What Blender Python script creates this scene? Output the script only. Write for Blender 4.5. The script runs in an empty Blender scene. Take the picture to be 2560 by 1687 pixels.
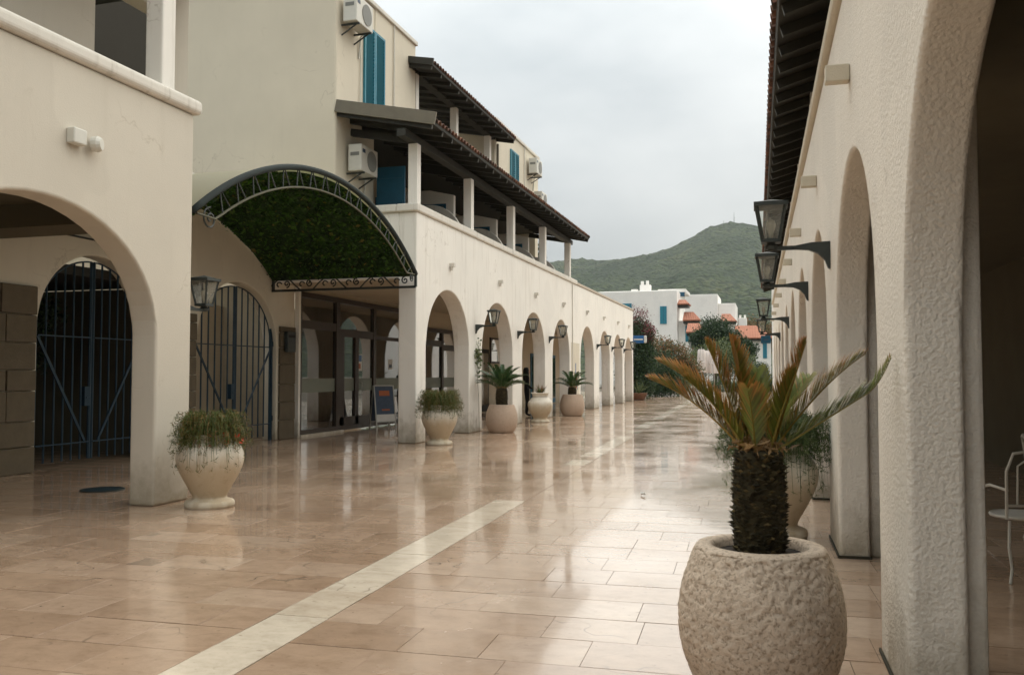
import bpy, bmesh, math, random
import numpy as np
from mathutils import Vector, Matrix, noise

random.seed(7); rng = np.random.default_rng(7)
PI = math.pi
sc = bpy.context.scene
C = sc.collection

# ------------------------------------------------------------------ camera
cam_d = bpy.data.cameras.new('camera'); cam = bpy.data.objects.new('camera', cam_d); C.objects.link(cam)
cam.location = (0, 0, 1.5)
cam.rotation_euler = (math.radians(90 + 2.409), 0, math.radians(16.355))
cam_d.sensor_width = 36.0; cam_d.lens = 30.94; cam_d.clip_start = 0.05; cam_d.clip_end = 9000
cam_d.dof.use_dof = True; cam_d.dof.focus_distance = 14.0; cam_d.dof.aperture_fstop = 5.6
sc.camera = cam

# ------------------------------------------------------------------ world: overcast sky
SUN_EL, SUN_AZ = math.radians(48), math.radians(16)      # azimuth from +Y towards +X
w = bpy.data.worlds.new('World'); sc.world = w; w.use_nodes = True
nt = w.node_tree; nt.nodes.clear()
def wn(t, **k):
    n = nt.nodes.new(t)
    for a, v in k.items(): setattr(n, a, v)
    return n
wout = wn('ShaderNodeOutputWorld'); wbg = wn('ShaderNodeBackground'); wbg.inputs['Strength'].default_value = 0.1
sky = wn('ShaderNodeTexSky'); sky.sky_type = 'NISHITA'; sky.sun_disc = False
sky.sun_elevation = SUN_EL; sky.sun_rotation = SUN_AZ; sky.dust_density = 3.0
tc = wn('ShaderNodeTexCoord'); sep = wn('ShaderNodeSeparateXYZ')
nt.links.new(tc.outputs['Generated'], sep.inputs[0])
grad = wn('ShaderNodeMapRange'); grad.inputs['From Min'].default_value = 0.0; grad.inputs['From Max'].default_value = 1.0
grad.inputs['To Min'].default_value = 0.24; grad.inputs['To Max'].default_value = 1.66   # an overcast sky is brightest overhead
nt.links.new(sep.outputs['Z'], grad.inputs['Value'])
mp = wn('ShaderNodeMapping'); mp.inputs['Scale'].default_value = (1.0, 1.0, 2.4); mp.inputs['Rotation'].default_value = (0.0, 0.25, 0.4)
nt.links.new(tc.outputs['Generated'], mp.inputs['Vector'])
cn = wn('ShaderNodeTexNoise'); cn.inputs['Scale'].default_value = 2.2; cn.inputs['Detail'].default_value = 5; cn.inputs['Roughness'].default_value = 0.55
nt.links.new(mp.outputs['Vector'], cn.inputs['Vector'])
cr = wn('ShaderNodeValToRGB')
cr.color_ramp.elements[0].position = 0.30; cr.color_ramp.elements[0].color = (4.7, 5.1, 5.2, 1)
cr.color_ramp.elements[1].position = 0.68; cr.color_ramp.elements[1].color = (7.7, 7.9, 7.75, 1)
nt.links.new(cn.outputs['Fac'], cr.inputs['Fac'])
mul = wn('ShaderNodeMixRGB', blend_type='MULTIPLY'); mul.inputs['Fac'].default_value = 1
nt.links.new(cr.outputs['Color'], mul.inputs[1]); nt.links.new(grad.outputs['Result'], mul.inputs[2])
mixs = wn('ShaderNodeMixRGB'); mixs.inputs['Fac'].default_value = 0.93
nt.links.new(sky.outputs['Color'], mixs.inputs[1]); nt.links.new(mul.outputs['Color'], mixs.inputs[2])
nt.links.new(mixs.outputs['Color'], wbg.inputs['Color']); nt.links.new(wbg.outputs[0], wout.inputs[0])

# ------------------------------------------------------------------ sun behind cloud
sd = bpy.data.lights.new('sun', 'SUN'); sd.energy = 1.5; sd.angle = math.radians(120); sd.color = (1.0, 0.93, 0.80)
so = bpy.data.objects.new('sun', sd); C.objects.link(so)
sv = Vector((math.sin(SUN_AZ) * math.cos(SUN_EL), math.cos(SUN_AZ) * math.cos(SUN_EL), math.sin(SUN_EL)))
so.rotation_euler = sv.to_track_quat('Z', 'Y').to_euler(); so.location = (0, 0, 60)

# ------------------------------------------------------------------ exposure
sc.view_settings.view_transform = 'Standard'; sc.view_settings.look = 'None'
sc.view_settings.gamma = 1.0; sc.view_settings.use_curve_mapping = False
sc.view_settings.exposure = 0.97
sc.cycles.max_bounces = 6; sc.cycles.diffuse_bounces = 3; sc.cycles.glossy_bounces = 3; sc.cycles.volume_bounces = 0; sc.cycles.transparent_max_bounces = 16
sc.cycles.use_denoising = True

# ================================================================== materials
def newmat(name):
    m = bpy.data.materials.new(name); m.use_nodes = True
    t = m.node_tree; b = t.nodes['Principled BSDF']
    return m, t, b
def N(t, ty, **k):
    n = t.nodes.new(ty)
    for a, v in k.items(): setattr(n, a, v)
    return n
def ramp(t, fac, stops):
    r = N(t, 'ShaderNodeValToRGB'); e = r.color_ramp.elements
    while len(e) < len(stops): e.new(0.5)
    for i, (p, c) in enumerate(stops):
        e[i].position = p; e[i].color = (c[0], c[1], c[2], 1)
    t.links.new(fac, r.inputs['Fac']); return r.outputs['Color']
def noise_tex(t, scale, detail=4, rough=0.55, stretch=None, pos=True, dist=0.0):
    n = N(t, 'ShaderNodeTexNoise'); n.inputs['Scale'].default_value = scale; n.inputs['Detail'].default_value = detail
    n.inputs['Roughness'].default_value = rough; n.inputs['Distortion'].default_value = dist
    if pos:
        g = N(t, 'ShaderNodeNewGeometry'); src = g.outputs['Position']
    else:
        g = N(t, 'ShaderNodeTexCoord'); src = g.outputs['Object']
    if stretch:
        m = N(t, 'ShaderNodeMapping'); m.inputs['Scale'].default_value = stretch
        t.links.new(src, m.inputs['Vector']); src = m.outputs['Vector']
    t.links.new(src, n.inputs['Vector']); return n.outputs['Fac']
def mixc(t, fac, a, b, mode='MIX'):
    m = N(t, 'ShaderNodeMixRGB', blend_type=mode)
    for i, v in ((0, fac), (1, a), (2, b)):
        if isinstance(v, (int, float)): m.inputs[i].default_value = v
        elif isinstance(v, tuple): m.inputs[i].default_value = (v[0], v[1], v[2], 1)
        else: t.links.new(v, m.inputs[i])
    return m.outputs['Color']
def bump(t, b, h, strength, distance):
    n = N(t, 'ShaderNodeBump'); n.inputs['Strength'].default_value = strength; n.inputs['Distance'].default_value = distance
    t.links.new(h, n.inputs['Height']); t.links.new(n.outputs['Normal'], b.inputs['Normal']); return n
def mathn(t, op, a, b=0.0):
    m = N(t, 'ShaderNodeMath', operation=op)
    for i, v in ((0, a), (1, b)):
        if isinstance(v, (int, float)): m.inputs[i].default_value = v
        else: t.links.new(v, m.inputs[i])
    return m.outputs[0]

def plaster(name, col, grime=(0.40, 0.34, 0.25), bscale=90, bdist=0.004, bstr=0.5, stain=0.5, bdet=1.5):
    m, t, b = newmat(name)
    big = noise_tex(t, 0.9, 5, 0.6)
    streak = noise_tex(t, 4.5, 5, 0.65, (1.6, 1.6, 0.13))
    c = mixc(t, big, tuple(v * 0.88 for v in col), tuple(min(1, v * 1.07) for v in col))
    s = ramp(t, streak, [(0.54, (0, 0, 0)), (0.80, (stain, stain, stain))])
    c = mixc(t, s, c, grime)
    # splash dirt with a ragged edge at the foot of the wall
    g = N(t, 'ShaderNodeNewGeometry'); sp = N(t, 'ShaderNodeSeparateXYZ'); t.links.new(g.outputs['Position'], sp.inputs[0])
    dn = noise_tex(t, 5, 5, 0.65)
    zz = mathn(t, 'ADD', sp.outputs['Z'], mathn(t, 'MULTIPLY', dn, -0.9))
    mr = N(t, 'ShaderNodeMapRange'); mr.inputs['From Min'].default_value = -0.45; mr.inputs['From Max'].default_value = 0.12
    mr.inputs['To Min'].default_value = 0.8; mr.inputs['To Max'].default_value = 0.0
    t.links.new(zz, mr.inputs['Value'])
    c = mixc(t, mr.outputs['Result'], c, (0.30, 0.25, 0.17))
    # hairline cracks and patch repairs
    vz = N(t, 'ShaderNodeTexVoronoi', feature='DISTANCE_TO_EDGE'); vz.inputs['Scale'].default_value = 0.55; gz = N(t, 'ShaderNodeNewGeometry')
    nz_ = N(t, 'ShaderNodeTexNoise'); nz_.inputs['Scale'].default_value = 1.7; nz_.inputs['Detail'].default_value = 4; t.links.new(gz.outputs['Position'], nz_.inputs['Vector'])
    vm = N(t, 'ShaderNodeVectorMath', operation='MULTIPLY_ADD'); t.links.new(nz_.outputs['Color'], vm.inputs[0]); vm.inputs[1].default_value = (1.2, 1.2, 1.2); t.links.new(gz.outputs['Position'], vm.inputs[2]); t.links.new(vm.outputs[0], vz.inputs['Vector'])
    ck = ramp(t, vz.outputs['Distance'], [(0.0, (0.4, 0.4, 0.4)), (0.006, (0, 0, 0))])
    c = mixc(t, mixc(t, 1.0, ck, ramp(t, big, [(0.52, (0, 0, 0)), (0.6, (1, 1, 1))]), 'MULTIPLY'), c, (0.34, 0.28, 0.2))
    pt_ = ramp(t, noise_tex(t, 0.55, 3, 0.45), [(0.585, (0, 0, 0)), (0.60, (0.5, 0.5, 0.5))])
    c = mixc(t, pt_, c, tuple(v * 0.90 for v in col))
    t.links.new(c, b.inputs['Base Color']); b.inputs['Roughness'].default_value = 0.85
    b.inputs['Specular IOR Level'].default_value = 0.25
    fine = noise_tex(t, bscale, bdet, 0.55)
    bump(t, b, fine, bstr, bdist)
    return m

M = {}
M['white'] = plaster('white_plaster', (0.85, 0.81, 0.735), stain=0.42)
M['upper'] = plaster('smooth_wall_plaster', (0.70, 0.63, 0.50), stain=0.08)
M['dimmed'] = plaster('dimmed_ivory_plaster', (0.63, 0.575, 0.48), stain=0.16)  # corner building: lens darkening towards the frame edge put into the plaster colour
M['cream'] = plaster('cream_plaster', (0.66, 0.60, 0.48), stain=0.25)
M['rough'] = plaster('rough_cast_stucco', (0.84, 0.785, 0.69), bscale=46, bdist=0.018, bstr=0.7, bdet=3.5, stain=0.15)
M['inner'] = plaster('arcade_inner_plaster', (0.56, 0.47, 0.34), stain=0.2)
M['coping'] = plaster('coping_plaster', (0.72, 0.68, 0.60), grime=(0.33, 0.29, 0.22), stain=0.65)

def simple(name, col, rough=0.6, metal=0.0, var=0.12, vscale=8, bdist=0.0, bscale=60, spec=0.4):
    m, t, b = newmat(name)
    n = noise_tex(t, vscale, 4, 0.6, pos=False)
    c = mixc(t, n, tuple(max(0, v * (1 - var)) for v in col), tuple(min(1, v * (1 + var)) for v in col))
    t.links.new(c, b.inputs['Base Color']); b.inputs['Roughness'].default_value = rough; b.inputs['Metallic'].default_value = metal
    b.inputs['Specular IOR Level'].default_value = spec
    if bdist: bump(t, b, noise_tex(t, bscale, 3, 0.6, pos=False), 0.6, bdist)
    return m
M['gloom'] = simple('shade_toned_plaster', (0.11, 0.095, 0.06), 0.9, 0.0, 0.2, 2)  # gloom of the arcade and courtyard interiors put into the plaster colour
M['iron'] = simple('dark_iron', (0.035, 0.042, 0.038), 0.5, 0.0, 0.3, 20, 0.002, 80)
M['gateblue'] = simple('gate_blue_paint', (0.008, 0.030, 0.050), 0.45, 0.0, 0.25, 12)
M['shutter'] = simple('shutter_turquoise', (0.02, 0.20, 0.275), 0.5, 0.0, 0.18, 6)
M['doorblue'] = simple('door_deep_blue', (0.012, 0.10, 0.17), 0.5, 0.0, 0.2, 5)
M['wood'] = simple('dark_stained_timber', (0.030, 0.028, 0.020), 0.65, 0.0, 0.35, 9, 0.002, 50)
M['frame'] = simple('brown_window_frame', (0.035, 0.022, 0.014), 0.45, 0.0, 0.25, 10)
M['gutter'] = simple('grey_fascia', (0.16, 0.14, 0.10), 0.6, 0.0, 0.25, 4)
M['rim'] = simple('canopy_rim_paint', (0.022, 0.030, 0.028), 0.85)
M['bracket'] = simple('dull_olive_paint', (0.10, 0.095, 0.06), 0.7)
M['acwhite'] = simple('air_conditioner_casing', (0.62, 0.60, 0.53), 0.5, 0.0, 0.1, 6)
M['acdark'] = simple('air_conditioner_grille', (0.20, 0.20, 0.18), 0.6)
M['ironwhite'] = simple('white_painted_iron', (0.60, 0.57, 0.50), 0.5, 0.0, 0.1, 10)
M['soil'] = simple('dark_potting_soil', (0.022, 0.015, 0.009), 0.95, 0.0, 0.5, 40, 0.01, 60)
M['alu'] = simple('aluminium_frame', (0.45, 0.45, 0.42), 0.4, 0.6, 0.1)
M['dark'] = simple('dark_interior', (0.035, 0.03, 0.022), 0.9)
M['curtain'] = simple('beige_curtain', (0.42, 0.36, 0.26), 0.9, 0.0, 0.15, 5)
M['person'] = simple('black_clothing', (0.012, 0.011, 0.012), 0.9)
M['skin'] = simple('skin', (0.42, 0.26, 0.18), 0.6)
M['signblue'] = simple('blue_enamel', (0.012, 0.10, 0.27), 0.35, 0.0, 0.1)
M['signteal'] = simple('teal_enamel', (0.010, 0.085, 0.15), 0.35, 0.0, 0.1)
M['canvas'] = simple('parasol_canvas', (0.72, 0.66, 0.62), 0.9, 0.0, 0.08, 3)
M['drain'] = simple('drain_cover_iron', (0.018, 0.035, 0.045), 0.35, 0.3, 0.2)
M['stone'] = simple('stone_block', (0.115, 0.09, 0.056), 0.85, 0.0, 0.30, 5, 0.006, 25)
M['terra'] = simple('brown_clay', (0.15, 0.075, 0.042), 0.8, 0.0, 0.25, 10)
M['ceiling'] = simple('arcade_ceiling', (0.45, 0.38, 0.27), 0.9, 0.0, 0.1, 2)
M['black'] = simple('rubber_black', (0.012, 0.012, 0.012), 0.8)
M['orange'] = simple('poster_orange', (0.42, 0.12, 0.04), 0.6)
M['posterblue'] = simple('poster_blue_grey', (0.05, 0.075, 0.12), 0.5, 0.0, 0.4, 14)
M['posterwhite'] = simple('poster_white', (0.62, 0.60, 0.56), 0.6)
M['leafred'] = simple('fallen_leaf', (0.22, 0.07, 0.03), 0.7)
M['bark'] = simple('tree_bark', (0.10, 0.075, 0.05), 0.9, 0.0, 0.3, 12, 0.01, 30)
M['lid'] = simple('moss_line', (0.040, 0.036, 0.022), 0.95)

def rooftile():
    m, t, b = newmat('terracotta_roof_tile')
    oi = N(t, 'ShaderNodeObjectInfo'); g = N(t, 'ShaderNodeNewGeometry')
    r = mathn(t, 'FRACT', mathn(t, 'ADD', oi.outputs['Random'], g.outputs['Random Per Island']))
    c = ramp(t, r, [(0, (0.10, 0.042, 0.025)), (0.5, (0.18, 0.068, 0.036)), (1, (0.27, 0.115, 0.06))])
    c = mixc(t, ramp(t, noise_tex(t, 4, 5, 0.65), [(0.42, (0, 0, 0)), (0.62, (0.85, 0.85, 0.85))]), c, (0.05, 0.042, 0.03))
    t.links.new(c, b.inputs['Base Color']); b.inputs['Roughness'].default_value = 0.8
    return m
M['tile'] = rooftile()

def floor_mat(name, stops, wet=(0.09, 0.33)):
    m, t, b = newmat(name)
    oi = N(t, 'ShaderNodeObjectInfo'); g = N(t, 'ShaderNodeNewGeometry')
    r = mathn(t, 'FRACT', mathn(t, 'ADD', oi.outputs['Random'], g.outputs['Random Per Island']))
    base = ramp(t, r, stops)
    # veins and pits of the stone, shifted from slab to slab
    off = N(t, 'ShaderNodeVectorMath', operation='MULTIPLY_ADD')
    cv = N(t, 'ShaderNodeCombineXYZ'); t.links.new(r, cv.inputs[0]); t.links.new(r, cv.inputs[1])
    t.links.new(cv.outputs[0], off.inputs[0]); off.inputs[1].default_value = (37, 91, 13); t.links.new(g.outputs['Position'], off.inputs[2])
    mp = N(t, 'ShaderNodeMapping'); mp.inputs['Scale'].default_value = (1.0, 1.35, 1.0); t.links.new(off.outputs[0], mp.inputs['Vector'])
    v = N(t, 'ShaderNodeTexNoise'); v.inputs['Scale'].default_value = 4.5; v.inputs['Detail'].default_value = 6; v.inputs['Roughness'].default_value = 0.72; v.inputs['Distortion'].default_value = 0.25
    t.links.new(mp.outputs[0], v.inputs['Vector'])
    c = mixc(t, 1.0, base, ramp(t, v.outputs['Fac'], [(0.32, (0.82, 0.79, 0.76)), (0.50, (0.99, 0.99, 0.99)), (0.68, (1.12, 1.12, 1.12))]), 'MULTIPLY')
    pit = N(t, 'ShaderNodeTexNoise'); pit.inputs['Scale'].default_value = 19; pit.inputs['Detail'].default_value = 3; t.links.new(mp.outputs[0], pit.inputs['Vector'])
    pf = ramp(t, pit.outputs['Fac'], [(0.66, (0, 0, 0)), (0.75, (0.55, 0.55, 0.55))])
    c = mixc(t, pf, c, (0.15, 0.095, 0.055))
    # dark cracks
    cw = N(t, 'ShaderNodeTexVoronoi', feature='DISTANCE_TO_EDGE'); cw.inputs['Scale'].default_value = 0.85
    wv = N(t, 'ShaderNodeTexNoise'); wv.inputs['Scale'].default_value = 2.0; t.links.new(off.outputs[0], wv.inputs['Vector'])
    wa = N(t, 'ShaderNodeVectorMath', operation='MULTIPLY_ADD'); t.links.new(wv.outputs['Color'], wa.inputs[0]); wa.inputs[1].default_value = (0.9, 0.9, 0.0); t.links.new(off.outputs[0], wa.inputs[2])
    t.links.new(wa.outputs[0], cw.inputs['Vector'])
    crk = ramp(t, cw.outputs['Distance'], [(0.0, (0.85, 0.85, 0.85)), (0.009, (0, 0, 0))])
    patch = ramp(t, noise_tex(t, 1.1, 2, 0.5), [(0.50, (0, 0, 0)), (0.60, (0.85, 0.85, 0.85))])
    c = mixc(t, mixc(t, 1.0, crk, patch, 'MULTIPLY'), c, (0.12, 0.085, 0.06))
    t.links.new(c, b.inputs['Base Color'])
    film = noise_tex(t, 0.8, 5, 0.62, (1.0, 0.8, 1.0))
    rr = N(t, 'ShaderNodeMapRange'); rr.inputs['From Min'].default_value = 0.35; rr.inputs['From Max'].default_value = 0.68
    rr.inputs['To Min'].default_value = wet[0]; rr.inputs['To Max'].default_value = wet[1]
    t.links.new(film, rr.inputs['Value'])
    t.links.new(rr.outputs['Result'], b.inputs['Roughness'])
    b.inputs['IOR'].default_value = 1.5; b.inputs['Specular IOR Level'].default_value = 0.62
    b.inputs['Coat Weight'].default_value = 0.55; b.inputs['Coat Roughness'].default_value = 0.06; b.inputs['Coat IOR'].default_value = 1.33
    h = noise_tex(t, 4, 2, 0.5, (0.8, 2.2, 1.0))
    bump(t, b, h, 0.2, 0.006)
    return m
M['slab'] = floor_mat('wet_limestone_slab', [(0, (0.39, 0.265, 0.178)), (0.35, (0.425, 0.294, 0.20)), (0.75, (0.45, 0.314, 0.217)), (1, (0.50, 0.365, 0.262))])
M['pale'] = floor_mat('wet_pale_slab', [(0, (0.64, 0.535, 0.41)), (1, (0.74, 0.645, 0.515))])

def glass(name, tint=(0.9, 0.95, 0.92), rough=0.0, k=2.4):
    m, t, b = newmat(name)
    t.nodes.remove(b); out = t.nodes['Material Output']
    tr = N(t, 'ShaderNodeBsdfTransparent'); tr.inputs['Color'].default_value = (*tint, 1)
    gl = N(t, 'ShaderNodeBsdfGlossy'); gl.inputs['Roughness'].default_value = rough
    fr = N(t, 'ShaderNodeFresnel'); fr.inputs['IOR'].default_value = 1.55
    fm = mathn(t, 'MULTIPLY', fr.outputs[0], k)
    mx = N(t, 'ShaderNodeMixShader'); t.links.new(fm, mx.inputs[0]); t.links.new(tr.outputs[0], mx.inputs[1]); t.links.new(gl.outputs[0], mx.inputs[2])
    t.links.new(mx.outputs[0], out.inputs['Surface']); return m
M['glass'] = glass('shop_glass', (0.62, 0.66, 0.58), 0.02, 3.2)
M['lampglass'] = glass('lantern_glass', (0.95, 0.96, 0.93), 0.12, 0.8)
def lampglass():
    m = glass('clear_lantern_glass', (0.93, 0.94, 0.90), 0.1, 1.0); t = m.node_tree; out = t.nodes['Material Output']
    old = out.inputs['Surface'].links[0].from_socket; df = N(t, 'ShaderNodeBsdfTranslucent'); df.inputs['Color'].default_value = (0.8, 0.8, 0.74, 1)
    d2 = N(t, 'ShaderNodeBsdfDiffuse'); d2.inputs['Color'].default_value = (0.8, 0.8, 0.74, 1); a = N(t, 'ShaderNodeMixShader'); t.links.new(df.outputs[0], a.inputs[1]); t.links.new(d2.outputs[0], a.inputs[2])
    mx = N(t, 'ShaderNodeMixShader'); t.links.new(ramp(t, noise_tex(t, 9, 3, 0.6), [(0.3, (0.05, 0.05, 0.05)), (0.8, (0.34, 0.34, 0.34))]), mx.inputs[0]); t.links.new(old, mx.inputs[1]); t.links.new(a.outputs[0], mx.inputs[2]); t.links.new(mx.outputs[0], out.inputs['Surface']); return m
M['lampglass'] = lampglass()
M['bulb'] = simple('frosted_bulb', (0.75, 0.72, 0.65), 0.3)

def leafmat(name, stops, rough=0.55, trans=0.25):
    m, t, b = newmat(name)
    g = N(t, 'ShaderNodeNewGeometry')
    c = ramp(t, g.outputs['Random Per Island'], stops)
    t.links.new(c, b.inputs['Base Color']); b.inputs['Roughness'].default_value = rough; b.inputs['Specular IOR Level'].default_value = 0.35
    out = t.nodes['Material Output']; tl = N(t, 'ShaderNodeBsdfTranslucent'); t.links.new(c, tl.inputs['Color'])
    mx = N(t, 'ShaderNodeMixShader'); mx.inputs[0].default_value = trans
    t.links.new(b.outputs[0], mx.inputs[1]); t.links.new(tl.outputs[0], mx.inputs[2]); t.links.new(mx.outputs[0], out.inputs['Surface'])
    return m
M['leaf'] = leafmat('green_foliage', [(0, (0.022, 0.045, 0.012)), (0.6, (0.05, 0.095, 0.025)), (1, (0.10, 0.15, 0.04))])
M['leafdark'] = leafmat('dark_foliage', [(0, (0.012, 0.030, 0.012)), (0.6, (0.030, 0.062, 0.022)), (1, (0.06, 0.10, 0.035))])
M['leafrust'] = leafmat('rusty_green_foliage', [(0, (0.05, 0.07, 0.022)), (0.45, (0.11, 0.115, 0.04)), (0.7, (0.22, 0.10, 0.045)), (1, (0.30, 0.16, 0.07))])
M['leafolive'] = leafmat('olive_foliage', [(0, (0.06, 0.08, 0.03)), (0.6, (0.12, 0.15, 0.06)), (1, (0.20, 0.23, 0.09))])
M['bougain'] = leafmat('crimson_bracts', [(0, (0.10, 0.03, 0.035)), (0.5, (0.22, 0.045, 0.065)), (0.8, (0.12, 0.08, 0.045)), (1, (0.32, 0.11, 0.10))])
M['ivy'] = leafmat('canopy_ivy', [(0, (0.010, 0.032, 0.006)), (0.6, (0.034, 0.10, 0.012)), (0.93, (0.08, 0.20, 0.022)), (1, (0.20, 0.15, 0.03))], trans=0.4)
M['strand'] = leafmat('trailing_stems', [(0, (0.045, 0.070, 0.014)), (0.55, (0.095, 0.125, 0.026)), (0.85, (0.18, 0.13, 0.04)), (1, (0.28, 0.13, 0.05))])
M['strandg'] = leafmat('fresh_trailing_stems', [(0, (0.035, 0.065, 0.020)), (0.55, (0.075, 0.12, 0.035)), (1, (0.14, 0.17, 0.07))])
M['flower'] = leafmat('scarlet_flowers', [(0, (0.42, 0.04, 0.02)), (1, (0.62, 0.12, 0.05))])
M['hairy'] = leafmat('sago_leaf_bases', [(0, (0.020, 0.017, 0.008)), (0.75, (0.050, 0.040, 0.018)), (0.95, (0.095, 0.072, 0.030)), (1, (0.20, 0.14, 0.055))], trans=0.0, rough=0.9)
M['crownfuzz'] = leafmat('sago_crown_wool', [(0, (0.20, 0.11, 0.04)), (1, (0.42, 0.27, 0.12))], trans=0.1)
M['hillwood'] = None

def frondmat(name, green, brown):
    m, t, b = newmat(name)
    at = N(t, 'ShaderNodeAttribute'); at.attribute_name = 'dry'
    g = N(t, 'ShaderNodeNewGeometry')
    gc = ramp(t, g.outputs['Random Per Island'], [(0, tuple(v * 0.65 for v in green)), (1, tuple(v * 1.5 for v in green))])
    c = mixc(t, at.outputs['Fac'], gc, brown)
    t.links.new(c, b.inputs['Base Color']); b.inputs['Roughness'].default_value = 0.42
    out = t.nodes['Material Output']; tl = N(t, 'ShaderNodeBsdfTranslucent'); t.links.new(c, tl.inputs['Color'])
    mx = N(t, 'ShaderNodeMixShader'); mx.inputs[0].default_value = 0.2
    t.links.new(b.outputs[0], mx.inputs[1]); t.links.new(tl.outputs[0], mx.inputs[2]); t.links.new(mx.outputs[0], out.inputs['Surface'])
    return m
M['frondgreen'] = frondmat('young_sago_frond', (0.035, 0.082, 0.022), (0.30, 0.16, 0.05))
M['frond'] = frondmat('sago_frond', (0.15, 0.19, 0.030), (0.56, 0.225, 0.055))

def potmat(name, col, pit, bdist, bscale):
    m, t, b = newmat(name)
    n = noise_tex(t, bscale, 5, 0.62, pos=False, dist=0.5)
    big = noise_tex(t, 3.5, 4, 0.6, pos=False)
    c = mixc(t, big, tuple(v * 0.86 for v in col), tuple(v * 1.1 for v in col))
    c = mixc(t, ramp(t, n, [(0.36, (0.75, 0.75, 0.75)), (0.50, (0, 0, 0))]), c, pit)
    t.links.new(c, b.inputs['Base Color']); b.inputs['Roughness'].default_value = 0.85; b.inputs['Specular IOR Level'].default_value = 0.25
    bump(t, b, n, 0.9, bdist); return m
M['potrough'] = potmat('pitted_stone_pot', (0.70, 0.575, 0.45), (0.27, 0.19, 0.125), 0.012, 52)
M['potpink'] = potmat('granular_pink_pot', (0.55, 0.42, 0.32), (0.34, 0.24, 0.17), 0.005, 60)
def urnmat():
    m, t, b = newmat('weathered_white_urn')
    g = N(t, 'ShaderNodeTexCoord'); sp = N(t, 'ShaderNodeSeparateXYZ'); t.links.new(g.outputs['Object'], sp.inputs[0])
    n = noise_tex(t, 4, 5, 0.6, (1.6, 1.6, 0.35), pos=False)
    z = mathn(t, 'ADD', sp.outputs['Z'], mathn(t, 'MULTIPLY', n, 0.5))
    # earthy weathering on the lower body, bare white at shoulder and foot
    c = ramp(t, z, [(0.22, (0.66, 0.60, 0.48)), (0.38, (0.50, 0.40, 0.27)), (0.70, (0.54, 0.45, 0.32)), (0.92, (0.70, 0.64, 0.54))])
    c = mixc(t, ramp(t, noise_tex(t, 12, 5, 0.65, pos=False), [(0.55, (0, 0, 0)), (0.75, (0.45, 0.45, 0.45))]), c, (0.33, 0.24, 0.14))
    t.links.new(c, b.inputs['Base Color']); b.inputs['Roughness'].default_value = 0.7
    bump(t, b, noise_tex(t, 30, 4, 0.6, pos=False), 0.5, 0.005); return m
M['urn'] = urnmat()

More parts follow.
